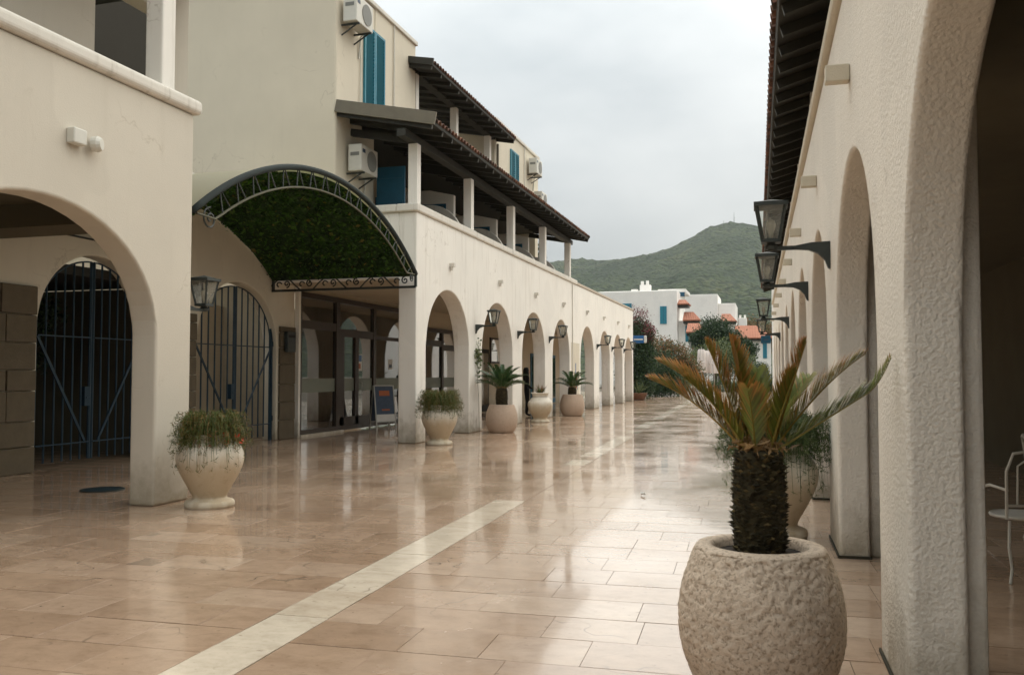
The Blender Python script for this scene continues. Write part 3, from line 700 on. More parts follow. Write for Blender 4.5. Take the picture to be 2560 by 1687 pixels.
def gate(y0, y1, spring, rise, label):
    root = thing('iron_gate', label, 'gate', group='courtyard gates')
    x = IX - 0.12; c = (y0 + y1) / 2; hw = (y1 - y0) / 2 - 0.05
    top = lambda y: spring - 0.05 + (rise - 0.02) * math.sqrt(max(0, 1 - ((y - c) / (hw + 0.01)) ** 2))
    bw = 0.034
    for sgn in (-1, 1):
        post = Bx(x - 0.03, x + 0.03, c + sgn * hw - 0.035, c + sgn * hw + 0.035, 0.0, 2.55).build('gate_post', M['gateblue'], root)
        for z in (0.5, 2.2):
            Bx(x - 0.04, x + 0.04, c + sgn * (hw + 0.035) , c + sgn * (hw + 0.10), z - 0.06, z + 0.06).build('hinge', M['gateblue'], post)
        inner = c + sgn * 0.03; outer = c + sgn * (hw - 0.05)
        n = 6
        for i in range(n + 1):
            y = inner + (outer - inner) * i / n; ww = 0.055 if i == 0 else bw
            MB().tube([(x, y, 0.10), (x, y, top(y))], ww / 2, 6).build('bar', M['gateblue'], root)
        for z in (0.38, 2.12):
            MB().bar((x + 0.015, inner, z), (x + 0.015, outer, z), 0.05, 0.02).build('rail', M['gateblue'], root)
        MB().bar((x + 0.03, outer, 2.10), (x + 0.03, inner + sgn * 0.12, 0.40), 0.045, 0.02, (1, 0, 0)).build('brace', M['gateblue'], root)
        pts = [(x, y, top(y)) for y in np.linspace(inner, outer + sgn * 0.045, 12)]
        MB().tube(pts, 0.014, 6).build('arched_top_rail', M['gateblue'], root)
    Bx(x - 0.03, x + 0.05, c - 0.18, c - 0.06, 0.98, 1.30).build('lock_case', M['gateblue'], root)
    MB().tube([(x + 0.05, c - 0.12, 1.12), (x + 0.1, c - 0.12, 1.12), (x + 0.1, c - 0.2, 1.12)], 0.01).build('gate_handle', M['gateblue'], root)
    return root
gate(*G1, 2.25, 1.22, 'tall dark blue barred gate inside the round arch at left')
gate(*G2, 2.1, 1.36, 'dark blue arched gate under the green canopy beside the shop')
# courtyard seen through the bars
cy = thing('courtyard_building', 'dim building across the courtyard seen through the gate bars', 'building')
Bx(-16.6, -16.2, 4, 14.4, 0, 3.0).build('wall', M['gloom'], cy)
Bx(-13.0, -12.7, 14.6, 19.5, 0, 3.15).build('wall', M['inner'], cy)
Bx(-16.6, -11.26, 6.0, 14.4, 3.18, 3.34).build('added_shade_roof', M['wood'], cy)  # added roof, there to shade the courtyard behind the gate
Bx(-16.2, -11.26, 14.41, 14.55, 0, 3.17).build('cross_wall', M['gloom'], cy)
Bx(-18.6, -18.2, 4, 34, 0, 7.5).build('upper_wall', M['cream'], cy)
Bx(-16.2, -16.15, 4, 14.3, 1.0, 1.12).build('ledge', M['stone'], cy)
for y in (9.4, 12.4):
    d = Bx(-16.2, -16.14, y, y + 1.1, 0, 2.2).build('door', M['dark'], cy)

# ================================================================== corner building at the left edge
LX = -6.75
lb = thing('corner_building', 'shaded cream building at the left edge with a wide round arch', 'building')
arch_wall(LX, LX - 0.34, -8.6, 9.15, 4.68, [(-6.5, -3.18, 1.95, 1.30), (-2.6, 0.72, 1.95, 1.30), (1.3, 4.62, 1.95, 1.30), (5.20, 8.52, 1.95, 1.30)]).build('front_wall', M['dimmed'], lb, bevel=0.03, seg=3, fix=True, merge=True)
Bx(LX - 0.42, LX + 0.075, -8.6, 9.24, 4.682, 4.86).build('coping', M['coping'], lb, bevel=0.06, seg=4)
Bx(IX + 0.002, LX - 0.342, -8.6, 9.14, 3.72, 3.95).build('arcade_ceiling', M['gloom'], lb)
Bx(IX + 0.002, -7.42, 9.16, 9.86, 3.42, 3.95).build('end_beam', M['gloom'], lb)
Bx(LX - 0.30, LX - 0.06, 8.62, 8.86, 4.862, 7.6).build('post', M['white'], lb, bevel=0.02)
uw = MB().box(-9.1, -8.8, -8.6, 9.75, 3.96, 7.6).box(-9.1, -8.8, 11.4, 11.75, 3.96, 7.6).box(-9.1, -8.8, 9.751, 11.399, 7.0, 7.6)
stuff(uw.build('upper_wall', M['dimmed'], lb))
Bx(-11.4, -11.2, 9.3, 14.5, 5.48, 8.4).build('room_wall', M['dark'], lb)
Bx(-11.4, -6.5, -8.6, 11.8, 7.602, 7.8).build('upper_roof', M['wood'], lb)
Bx(-8.79, -6.8, 3.0, 3.2, 4.0, 7.6).build('side_wall', M['white'], lb)
fl = MB().box(LX + 0.0, LX + 0.10, 7.12, 7.30, 3.82, 3.98).build('floodlight', M['acwhite'], lb, bevel=0.015)
MB().lathe([(0.0, 0), (0.075, 0), (0.085, 0.06), (0.06, 0.1), (0, 0.1)], 14, (0, 0, 0)).build('lens', M['acwhite'], fl)
ln = lb.children[-1].children[0] if lb.children[-1].children else fl.children[0]
ln.rotation_euler = (0, PI / 2, 0.4); ln.location = (LX + 0.04, 7.43, 3.88)

# ================================================================== arcade building on the right
ra = thing('arcade_building', 'rough-cast white arcade along the right edge with dark tiled eaves', 'building', (0.63, 0, 0), 0.0135)
RP = [4.24 + 3.5 * k for k in range(-4, 10)]          # near edge of each pier, local v
RA = [(RP[i] + 0.96, RP[i + 1], 1.75, 1.275) for i in range(len(RP) - 1)]
REND = RP[-1] + 1.0
arch_wall(0, 0.24, RP[0], REND, 4.28, RA, n=32).build('front_wall', M['rough'], ra, bevel=0.03, seg=4, fix=True, merge=True)
Bx(-0.055, 0.32, RP[0], REND, 4.282, 4.42).build('coping', M['cream'], ra, bevel=0.03, seg=3)
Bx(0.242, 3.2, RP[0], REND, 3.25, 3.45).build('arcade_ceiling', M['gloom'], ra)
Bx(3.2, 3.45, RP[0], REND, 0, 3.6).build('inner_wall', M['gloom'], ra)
Bx(2.4, 2.6, RP[0], REND, 3.46, 6.0).build('upper_wall', M['white'], ra)
for i, v in enumerate(RP):
    if 2 < v < 30: Bx(0.242, 0.335, v + 0.09, v + 0.86, 0, 3.25).build('pilaster', M['rough'], ra, bevel=0.02)
for i, v in enumerate(RP):
    c = v + 0.96 + 1.27
    if 3 < c < 35: Bx(-0.16, -0.002, c - 0.16, c - 0.06, 3.50, 3.615).build('drain_spout', M['cream'], ra, bevel=0.008)
for v in RP: Bx(0.05, 0.22, v + 0.35, v + 0.6, 4.422, 5.06).build('post', M['white'], ra)
for v in (26.7, 30.2):
    d = Bx(3.14, 3.2, v, v + 1.3, 0.02, 2.3).build('door', M['dark'], ra); Bx(3.13, 3.139, v + 0.12, v + 1.18, 0.4, 2.2).build('pane', M['glass'], d)
for v in RP:
    if 3 < v < 20: MB().box(-0.012, 0.25, v - 0.012, v + 0.0, 0.001, 0.022).box(-0.012, -0.001, v, v + 0.97, 0.001, 0.022).build('moss_line', M['lid'], ra)
tiled_roof(ra, -0.40, 4.92, 2.6, 5.80, RP[0], REND + 0.3, rafter_step=0.55)

# ================================================================== barrel canopy
can = thing('barrel_canopy', 'arched canopy lined with green leaves over the shop passage', 'canopy')
cy0, cy1, cz, rise = 9.98, 17.66, 3.66, 1.30
cc = (cy0 + cy1) / 2; ch = (cy1 - cy0) / 2; R = (ch * ch + rise * rise) / (2 * rise); zc = cz + rise - R; a0 = math.asin(ch / R)
def cpt(a, dr=0.0): return (cc + (R + dr) * math.sin(a), zc + (R + dr) * math.cos(a))
XF, XB = -7.36, IX + 0.02
n = 40; V = []; F = []
for dr in (0, 0.02):
    for i in range(n + 1):
        y, z = cpt(-a0 + 2 * a0 * i / n, dr); V += [(XF, y, z), (XB, y, z)]
k = 2 * (n + 1)
for i in range(n):
    F += [(2 * i, 2 * i + 1, 2 * i + 3, 2 * i + 2), (k + 2 * i, k + 2 * i + 2, k + 2 * i + 3, k + 2 * i + 1), (2 * i, 2 * i + 2, k + 2 * i + 2, k + 2 * i)]
mcan, tcan, bcan = newmat('canopy_sheet'); bcan.inputs['Base Color'].default_value = (0.58, 0.53, 0.36, 1); bcan.inputs['Roughness'].default_value = 0.4
to_ = tcan.nodes['Material Output']; tl_ = tcan.nodes.new('ShaderNodeBsdfTranslucent'); tl_.inputs['Color'].default_value = (0.62, 0.62, 0.45, 1)
ms_ = tcan.nodes.new('ShaderNodeMixShader'); ms_.inputs[0].default_value = 0.55; tcan.links.new(bcan.outputs[0], ms_.inputs[1]); tcan.links.new(tl_.outputs[0], ms_.inputs[2]); tcan.links.new(ms_.outputs[0], to_.inputs['Surface'])
MB().add(V, F).build('roof_sheet', mcan, can, smooth=True)
MB().tube([(XF, *cpt(a, 0.02)) for a in np.linspace(-a0, a0, 41)], 0.05, 8).build('front_rim', M['rim'], can, smooth=True)
ai = a0 * 0.985
def ipt(q):  # inner chord of the lattice rim
    a = -ai + 2 * ai * q; d = 0.30 * min(1, min(q, 1 - q) / 0.05 + 0.15); return (XF, *cpt(a, -d))
MB().tube([ipt(q) for q in np.linspace(0, 1, 50)], 0.018, 6).build('inner_rim', M['bracket'], can)
for i in range(34):
    q = 0.04 + 0.92 * i / 33; a = -ai + 2 * ai * q; p = ipt(q); o_ = (XF, *cpt(a + (0.014 if i % 2 else -0.014), -0.03))
    MB().tube([p, o_], 0.011, 5).build('lattice_bar', M['iron'], can)
def spiral(c, r, turns, plane, ph=0.0, k=26):
    P = []
    for i in range(k):
        q = i / (k - 1); a = ph + turns * 2 * PI * q; rr = r * (1 - 0.85 * q)
        if plane == 'yz': P.append((c[0], c[1] + rr * math.cos(a), c[2] + rr * math.sin(a)))
        else: P.append((c[0] + rr * math.cos(a), c[1], c[2] + rr * math.sin(a)))
    return P
y_, z_ = cpt(-a0 * 0.93, -0.24); MB().tube(spiral((XF, y_, z_), 0.16, 1.6, 'yz', 1.5), 0.013, 5).build('scroll', M['iron'], can)
y_, z_ = cpt(a0 * 0.97, -0.2); MB().tube(spiral((XF, y_, z_), 0.1, 1.6, 'yz', 1.5), 0.013, 5).build('scroll', M['iron'], can)
for y in (cy1,):
    MB().bar((XF, y, cz - 0.0), (XB, y, cz), 0.05, 0.06).build('top_rail', M['iron'], can)
    MB().bar((XF, y, cz - 0.26), (XB, y, cz - 0.26), 0.05, 0.05).build('bottom_rail', M['iron'], can)
    for x in (XF, XB + 0.03): MB().bar((x, y, cz - 0.26), (x, y, cz), 0.05).build('end_post', M['iron'], can)
    for i in range(6):
        x0 = XF - 0.25 - i * 0.58; zc_ = cz - 0.13
        MB().tube(spiral((x0, y, zc_ + 0.02), 0.085, 1.3, 'xz', -PI / 2 if i % 2 else PI / 2), 0.017, 5).build('scroll', M['iron'], can)
        MB().tube(spiral((x0 - 0.2, y, zc_), 0.075, 1.0, 'xz', 0.3, 20)[:14], 0.017, 5).build('scroll', M['iron'], can)
        MB().tube([(x0 - 0.24, y, cz - 0.02), (x0 - 0.36, y, zc_ + 0.02), (x0 - 0.50, y, cz - 0.25)] if i % 2 else [(x0 - 0.24, y, cz - 0.25), (x0 - 0.36, y, zc_ - 0.02), (x0 - 0.50, y, cz - 0.02)], 0.017, 5).build('scroll', M['iron'], can)
for x in (XF - 1.15, XF - 2.3, XB + 0.05):
    MB().tube([(x, *cpt(a, -0.02)) for a in np.linspace(-a0, a0, 31)], 0.02, 6).build('hoop', M['iron'], can)

def lining_mat():
    m, t, b = newmat('mottled_leaf_net')
    a = noise_tex(t, 9.0, 5, 0.7); d = noise_tex(t, 2.2, 3, 0.55)
    c = ramp(t, a, [(0.36, (0.006, 0.022, 0.005)), (0.50, (0.022, 0.065, 0.009)), (0.60, (0.060, 0.15, 0.016)), (0.70, (0.16, 0.17, 0.03))])
    c = mixc(t, ramp(t, d, [(0.40, (0.75, 0.75, 0.75)), (0.62, (0, 0, 0))]), c, (0.008, 0.024, 0.006))
    t.links.new(c, b.inputs['Base Color']); b.inputs['Roughness'].default_value = 0.7; bump(t, b, a, 0.8, 0.03)
    o_ = t.nodes['Material Output']; tl = N(t, 'ShaderNodeBsdfTranslucent'); t.links.new(c, tl.inputs['Color']); mx = N(t, 'ShaderNodeMixShader'); mx.inputs[0].default_value = 0.55
    t.links.new(b.outputs[0], mx.inputs[1]); t.links.new(tl.outputs[0], mx.inputs[2]); t.links.new(mx.outputs[0], o_.inputs['Surface']); return m
LV = []; LF = []; ln_, lm_ = 60, 36
for i in range(ln_ + 1):
    for j in range(lm_ + 1):
        a = -a0 * 0.995 + 2 * a0 * 0.995 * i / ln_; x = XF - 0.04 + (XB + 0.03 - XF + 0.04) * j / lm_
        LV.append((x, *cpt(a, -0.05 + 0.02 * noise.noise(Vector((x * 2.5, a * 14, 1.7))))))
for i in range(ln_):
    for j in range(lm_): LF.append((i * (lm_ + 1) + j, i * (lm_ + 1) + j + 1, (i + 1) * (lm_ + 1) + j + 1, (i + 1) * (lm_ + 1) + j))
MB().add(LV, LF).build('lining', lining_mat(), can, smooth=True)
def leaf_cloud(P, size, normal=None, spread=1.0, asp=0.5, seed=0):
    """one folded leaf (2 quads sharing a midrib would be costly: one diamond) at each point"""
    r = np.random.default_rng(seed); n = len(P)
    d = r.normal(size=(n, 3)); d /= np.linalg.norm(d, axis=1, keepdims=True)
    if normal is not None:
        d = d * spread + np.asarray(normal); d /= np.linalg.norm(d, axis=1, keepdims=True)
    t = r.normal(size=(n, 3)); t -= d * np.sum(t * d, axis=1, keepdims=True); t /= np.linalg.norm(t, axis=1, keepdims=True)
    b = np.cross(d, t); s = (size * r.uniform(0.6, 1.35, n))[:, None]
    A = P - t * s * 0.5; B_ = P + b * s * asp * 0.5 + d * s * 0.08; Cc = P + t * s * 0.5; D = P - b * s * asp * 0.5 + d * s * 0.08
    V = np.stack([A, B_, Cc, D], axis=1).reshape(-1, 3); F = np.arange(4 * n).reshape(n, 4)
    return V, F
nl = 7000
aa = rng.uniform(-a0 * 0.985, a0 * 0.985, nl); xx = rng.uniform(XB + 0.05, XF - 0.06, nl); dd = -rng.gamma(2.0, 0.016, nl) - 0.012
dens = np.array([noise.noise(Vector((x * 1.3, a * 7, 0))) for x, a in zip(xx, aa)])
dd += np.clip(dens, -0.5, 0.5) * -0.04
dd = np.minimum(dd - 0.04, -0.05)
P = np.stack([xx, cc + (R + dd) * np.sin(aa), zc + (R + dd) * np.cos(aa)], axis=1)
nrm = np.stack([0 * aa, np.sin(aa), np.cos(aa)], axis=1); V, F = leaf_cloud(P, 0.10, normal=nrm, spread=0.75, seed=3, asp=0.62)
stuff(obj('leaf_lining', npmesh('leaf_lining', V, F, M['ivy']), can))

# ================================================================== wall lanterns
def lantern_root():
    """bracket plate at the origin, arm along +x, lantern at x = 0.5"""
    r = thing('wall_lantern', 'x', 'lantern', group='wall lanterns on the arcades')
    g_ = MB()
    prof = [(0.0, 0.075), (0.16, 0.07), (0.30, 0.045), (0.30, 0.015), (0.18, 0.005), (0.10, -0.03), (0.045, -0.09), (0.02, -0.16), (0.0, -0.17)]
    g_.poly_prism([(a, -0.035, b) for a, b in prof], (0, 0.07, 0))
    g_.build('bracket', M['iron'], r, fix=True, bevel=0.004)
    MB().bar((0.28, 0, 0.03), (0.53, 0, 0.03), 0.035, 0.035).build('arm', M['iron'], r)
    MB().lathe([(0.0, 0.0), (0.05, 0.0), (0.06, 0.03), (0.035, 0.05), (0.05, 0.075), (0, 0.075)], 12, (0.5, 0, 0.02)).build('socket', M['iron'], r)
    zb, zt, hb, ht = 0.10, 0.40, 0.072, 0.122
    MB().box(0.5 - hb - 0.012, 0.5 + hb + 0.012, -hb - 0.012, hb + 0.012, zb - 0.02, zb + 0.012).build('base_plate', M['iron'], r)
    cs = [(-1, -1), (1, -1), (1, 1), (-1, 1)]
    for i, (a, b) in enumerate(cs):
        MB().bar((0.5 + a * hb, b * hb, zb), (0.5 + a * ht, b * ht, zt), 0.022).build('corner_bar', M['iron'], r)
        a2, b2 = cs[(i + 1) % 4]
        q = 0.985
        MB().add([(0.5 + a * hb * q, b * hb * q, zb + .012), (0.5 + a2 * hb * q, b2 * hb * q, zb + .012), (0.5 + a2 * ht * q, b2 * ht * q, zt), (0.5 + a * ht * q, b * ht * q, zt)], [(0, 1, 2, 3)]).build('pane', M['lampglass'], r)
    cap = MB().box(0.5 - ht - 0.025, 0.5 + ht + 0.025, -ht - 0.025, ht + 0.025, zt, zt + 0.035).build('cap', M['iron'], r)
    e = ht + 0.01
    MB().add([(0.5 - e, -e, zt + .036), (0.5 + e, -e, zt + .036), (0.5 + e, e, zt + .036), (0.5 - e, e, zt + .036), (0.5, 0, zt + 0.075)], [(0, 1, 4), (1, 2, 4), (2, 3, 4), (3, 0, 4)]).build('roof_plate', M['iron'], cap)
    MB().lathe([(0.0, 0.0), (0.02, 0.0), (0.021, 0.06), (0.036, 0.10), (0.043, 0.135), (0.034, 0.17), (0, 0.19)], 14, (0.5, 0, zb + 0.01)).build('bulb', M['bulb'], r, smooth=True)
    return r
L0 = lantern_root()
lamps = [((GX, 21.90, 2.74), 0, 'black wall lantern above the larger green potted palm'),
         ((GX, 25.89, 2.76), 0, 'black wall lantern above the narrow-necked pale urn'),
         ((GX, 29.88, 2.76), 0, 'black wall lantern above the smaller potted palm'),
         ((GX, 38.7, 2.78), 0, 'small distant lantern just past the wide pier on the left arcade'),
         ((GX, 42.55, 2.78), 0, 'tiny far lantern, second from the end of the left arcade'),
         ((GX, 46.2, 2.78), 0, 'tiny lantern at the far end of the left arcade'),
         ((-6.93, 9.15, 2.29), PI / 2, 'black lantern on the end of the shaded corner building')]
def RW(u, v, z): 
    c_, s_ = math.cos(0.0135), math.sin(0.0135); return (0.63 + u * c_ - v * s_, u * s_ + v * c_, z)
for v, lab in ((8.22, 'largest dark lantern on the right wall, nearest the camera'), (11.72, 'second dark lantern along the right wall'), (18.72, 'third lantern along the right wall, small'), (25.72, 'fourth and farthest lantern along the right wall')):
    lamps.append((RW(0, v, 2.60), PI + 0.0135, lab))
for i, (p, rz, lab) in enumerate(lamps):
    if i == 0: L0.location = p; L0.rotation_euler = (0, 0, rz); L0['label'] = lab
    else: dup(L0, p, rz, lab)

# ================================================================== air conditioners
def ac_root():
    r = thing('air_conditioner', 'x', 'air conditioner', group='outdoor air conditioner units')
    Bx(0.09, 0.42, -0.42, 0.42, 0.0, 0.60).build('casing', M['acwhite'], r, bevel=0.02)
    MB().lathe([(0.0, 0), (0.23, 0), (0.235, 0.012), (0.0, 0.014)], 24).build('fan_grille', M['acdark'], r)
    gr = r.children[-1]; gr.location = (0.421, 0.1, 0.30); gr.rotation_euler = (0, PI / 2, 0)
    Bx(0.421, 0.428, -0.37, -0.24, 0.42, 0.50).build('badge', M['posterblue'], r)
    Bx(0.15, 0.36, -0.426, -0.421, 0.34, 0.42).build('service_cover', M['acdark'], r)
    for y in (-0.3, 0.3):
        MB().bar((0.0, y, -0.03), (0.44, y, -0.03), 0.035).bar((0.0, y, -0.25), (0.36, y, -0.04), 0.025).build('support_bracket', M['iron'], r)
    MB().tube([(0.2, 0.42, 0.12), (0.2, 0.5, 0.08), (0.06, 0.52, 0.0), (0.02, 0.52, -0.5)], 0.022, 6).build('hose', M['acwhite'], r)
    return r
A0 = ac_root()
for i, (p, lab) in enumerate([((UX, 17.72, 9.28), 'air conditioner high on the wall beside the tall turquoise shutters'), ((UX, 18.02, 6.02), 'air conditioner under the gallery roof beside the blue door'),
                              ((UX, 33.3, 9.35), 'air conditioner on the farther upper wall near its corner'), ((UX, 34.1, 8.2), 'lower distant air conditioner just above the gallery roof')]):
    if i == 0: A0.location = p; A0['label'] = lab
    else: dup(A0, p, 0, lab)

# ================================================================== pots
def smooth_prof(pts, k=5):
    """Catmull-Rom through (r, z) points"""
    out = []; n = len(pts)
    for i in range(n - 1):
        p0, p1, p2, p3 = pts[max(i - 1, 0)], pts[i], pts[i + 1], pts[min(i + 2, n - 1)]
        for j in range(k):
            t = j / k
            out.append(tuple(0.5 * (2 * p1[d] + (p2[d] - p0[d]) * t + (2 * p0[d] - 5 * p1[d] + 4 * p2[d] - p3[d]) * t * t + (3 * p1[d] - p0[d] - 3 * p2[d] + p3[d]) * t ** 3) for d in (0, 1)))
    out.append(pts[-1]); return out
def barrel_pot(parent, mat, s=1.0, rough=0.0, hi=False, h=0.72, rs=1.0):
    prof = smooth_prof([(0.30, 0.0), (0.345, 0.05), (0.40, 0.20), (0.415, 0.36), (0.395, 0.52), (0.35, 0.65), (0.325, h - 0.01)], 13 if hi else 4)
    prof += [(0.315, h), (0.25, h + 0.002), (0.235, h - 0.02), (0.232, h - 0.06)]
    n = 190 if hi else 40
    m = MB().lathe([(r * s * rs, z * s) for r, z in prof], n, closed=True)
    if rough:
        nv = []
        for x, y, z in m.v:
            r = math.hypot(x, y)
            if r > 0.26 * s and z < (h - 0.015) * s:
                p = Vector((x, y, z))
                d = noise.noise(p * 26) * 0.45 + noise.noise(p * 52) * 0.55; d = min(d, 0.12) * rough
                nv.append((x * (1 + d / r), y * (1 + d / r), z + d * 0.3))
            else: nv.append((x, y, z))
        m.v = nv
    m.build('pot', mat, parent, smooth=True)
    sm = MB(); k = 40; sm.lathe([(0.0, (h - 0.035) * s), (0.12 * s, (h - 0.03) * s), (0.234 * s * rs, (h - 0.045) * s)], k); sm.build('soil', M['soil'], parent, smooth=True)
URN = [(0.27, 0.0), (0.285, 0.03), (0.27, 0.075), (0.205, 0.10), (0.20, 0.14), (0.27, 0.27), (0.355, 0.44), (0.385, 0.57), (0.36, 0.68), (0.29, 0.76), (0.265, 0.80), (0.285, 0.84)]
URN2 = [(0.28, 0.0), (0.295, 0.03), (0.27, 0.07), (0.215, 0.10), (0.23, 0.17), (0.33, 0.33), (0.385, 0.50), (0.37, 0.62), (0.28, 0.74), (0.22, 0.80), (0.25, 0.87), (0.30, 0.90)]
def urn(parent, prof, s=1.0, mat='urn'):
    p = smooth_prof(prof, 4); rim = p[-1]
    p = p + [(rim[0] - 0.02, rim[1] + 0.012), (rim[0] - 0.055, rim[1]), (rim[0] - 0.06, rim[1] - 0.10)]
    MB().lathe([(r * s, z * s) for r, z in p], 48, closed=True).build('urn', M[mat], parent, smooth=True)
    MB().lathe([(0.0, (rim[1] - 0.05) * s), ((rim[0] - 0.058) * s, (rim[1] - 0.06) * s)], 32).build('soil', M['soil'], parent)
    return rim[1] * s, (rim[0] - 0.06) * s

# ------------------------------------------------------------------ sago palms
def frond_mesh(L, e0, bend, nl, wl, dry, seed, vee=0.55, curl=0.0):
    """frond in the xz plane growing along +x from the origin; returns a mesh with a 'dry' attribute"""
    r = np.random.default_rng(seed); V = []; F = []; A = []
    k = 22; side_w = r.uniform(-0.05, 0.05); m = 0.62 * math.hypot(L[0], L[1])
    P1 = np.array([math.cos(e0) * m, 0, math.sin(e0) * m]); P2 = np.array([L[0], side_w, L[1]]); pts = []
    for i in range(k + 1):
        t = i / k; q = 2 * t * (1 - t) * P1 + t * t * P2; q[2] += curl * max(0, t - 0.75) ** 2; pts.append(q)
    L = math.hypot(L[0], L[1]) * 1.08
    pts = np.array(pts)
    # midrib: a flat three-sided rod
    base = 0
    for i in range(k + 1):
        w_ = 0.009 * (1 - 0.75 * i / k) * (L / 0.6) ** 0.5
        d = pts[min(i + 1, k)] - pts[max(i - 1, 0)]; d /= np.linalg.norm(d); s = np.cross(d, [0, 0, 1.0]); s /= np.linalg.norm(s) + 1e-9; u = np.cross(s, d)
        V += [pts[i] + s * w_, pts[i] - s * w_, pts[i] - u * w_ * 1.2]; A += [0.15 + 0.3 * dry] * 3
    for i in range(k):
        for a, b in ((0, 1), (1, 2), (2, 0)): F.append((3 * i + a, 3 * i + b, 3 * i + 3 + b, 3 * i + 3 + a))
    for j in range(nl):
        t = 0.10 + 0.90 * (j + 0.5) / nl; q = t * k; i = min(int(q), k - 1); c = pts[i] + (pts[i + 1] - pts[i]) * (q - i)
        d = pts[i + 1] - pts[i]; d /= np.linalg.norm(d); s = np.cross(d, [0, 0, 1.0]); s /= np.linalg.norm(s) + 1e-9; u = np.cross(s, d)
        ll = wl * (math.sin(PI * min(1, 0.18 + 0.80 * t)) ** 0.6) * (1.0 if t > 0.2 else 0.75)
        for sg in (-1, 1):
            if r.random() < 0.03: continue
            fw = (1.05 if nl > 40 else 0.75) + 0.5 * t + r.normal(0, 0.07); v = vee + r.normal(0, 0.12)
            dirn = s * sg * math.cos(v) + u * math.sin(v) + d * fw; dirn /= np.linalg.norm(dirn)
            wd = np.cross(dirn, u); wd /= np.linalg.norm(wd) + 1e-9
            l_ = ll * r.uniform(0.88, 1.08); hw = (0.0066 if nl > 40 else 0.0085) * (L / 0.6) ** 0.5 + 0.0008
            tip = c + dirn * l_ + u * -0.12 * l_ * r.uniform(0, 1); mid = c + dirn * l_ * 0.5
            b0 = len(V); V += [c + wd * hw * .6, c - wd * hw * .6, mid - wd * hw, tip, mid + wd * hw]
            brn = np.clip(dry * r.uniform(0.55, 1.3) * (0.55 + 0.8 * t), 0, 1)
            full = r.random() < dry * 0.40
            A += [brn * 0.12 + full * 0.5, brn * 0.12 + full * 0.5, min(1, brn * 0.35 + full * 0.5), min(1, brn * 1.7 + 0.06), min(1, brn * 0.35 + full * .5)]
            F.append((b0, b0 + 1, b0 + 2, b0 + 4)); F.append((b0 + 2, b0 + 3, b0 + 4, b0 + 4))
    # quads only: turn the degenerate tips into triangles via from_pydata
    me = bpy.data.meshes.new('frond'); me.from_pydata([tuple(map(float, x)) for x in V], [], [f if f[2] != f[3] else f[:3] for f in F])
    a = me.attributes.new('dry', 'FLOAT', 'POINT'); a.data.foreach_set('value', np.asarray(A, dtype=np.float32))
    me.materials.append(M['frond']); me.update(); return me
def sago_trunk(parent, r, z0, z1, n, seed):
    m = MB(); k = 18
    prof = [(r * (0.84 + 0.17 * math.sin(PI * (i / 8 * 0.8 + .14)) + 0.03 * math.sin(i * 2.3 + seed)), z0 + (z1 - z0) * i / 8) for i in range(9)]; prof[-1] = (r * 0.86, z1); prof.append((0, z1 + 0.03))
    m.lathe(prof, 20)
    tr = m.build('trunk', M['hairy'], parent, smooth=True)
    V = []; F = []; rr = np.random.default_rng(seed)
    for i in range(n):
        a = i * 2.39996 + rr.normal(0, 0.08); z = z0 + (z1 - z0) * (i + 0.5) / n + rr.normal(0, 0.004); ca, sa = math.cos(a), math.sin(a)
        rad = r * (0.83 + 0.17 * math.sin(PI * ((i / n) * 0.8 + .14))); w_ = r * rr.uniform(0.10, 0.19); l_ = r * rr.uniform(0.06, 0.20) * (1 + 0.6 * max(0, math.sin(z * 38 + a))); up = rr.uniform(-0.1, 0.9) * l_
        h_ = r * rr.uniform(0.05, 0.10)
        b = Vector((ca * rad, sa * rad, z)); t = Vector((-sa, ca, 0)); tip = b + Vector((ca * l_, sa * l_, up))
        o = len(V); V += [b - t * w_, b + t * w_, b + Vector((0, 0, h_)), b - Vector((0, 0, h_)), tip]
        F += [(o, o + 3, o + 4), (o + 3, o + 1, o + 4), (o + 1, o + 2, o + 4), (o + 2, o, o + 4)]
    stuff(MB().add(V, F).build('leaf_bases', M['hairy'], tr))
    return tr
def sago(name_label, loc, fronds, pot_s=1.0, tr=0.14, tz=(0.66, 1.22), potm='potpink', hi=False, nscale=420, rz=0.0, seed=1):
    root = thing('potted_sago_palm', name_label, 'potted palm', loc, rz, 'sago palms in round stone pots')
    barrel_pot(root, M[potm], pot_s, 0.020 if hi else 0.0, hi, rs=1.0)
    sago_trunk(root, tr, tz[0] * pot_s, tz[1], nscale, seed)
    fz = []
    rr = np.random.default_rng(seed)
    P = np.stack([rr.normal(0, tr * .42, 260), rr.normal(0, tr * .42, 260), tz[1] + 0.015 + np.abs(rr.normal(0, 0.03, 260))], axis=1)
    V, F = leaf_cloud(P, 0.07, normal=(0, 0, 0), seed=seed, asp=0.22)
    stuff(obj('crown_wool', npmesh('crown_wool', V, F, M['crownfuzz']), root))
    for i, (az, e0, tr_r, tr_z, dry, curl) in enumerate(fronds):
        me = frond_mesh((tr_r, tr_z), math.radians(e0), 0, 62 if hi else 34, 0.160 if hi else 0.16, dry * 0.95, seed * 50 + i, curl=curl, vee=0.7 if hi else 0.6)
        if not hi: me.materials[0] = M['frondgreen']
        o = obj('frond', me, root, (math.cos(math.radians(az)) * tr * 0.45, math.sin(math.radians(az)) * tr * 0.45, tz[1] + 0.0)); o.rotation_euler = (0, 0, math.radians(az))
    return root
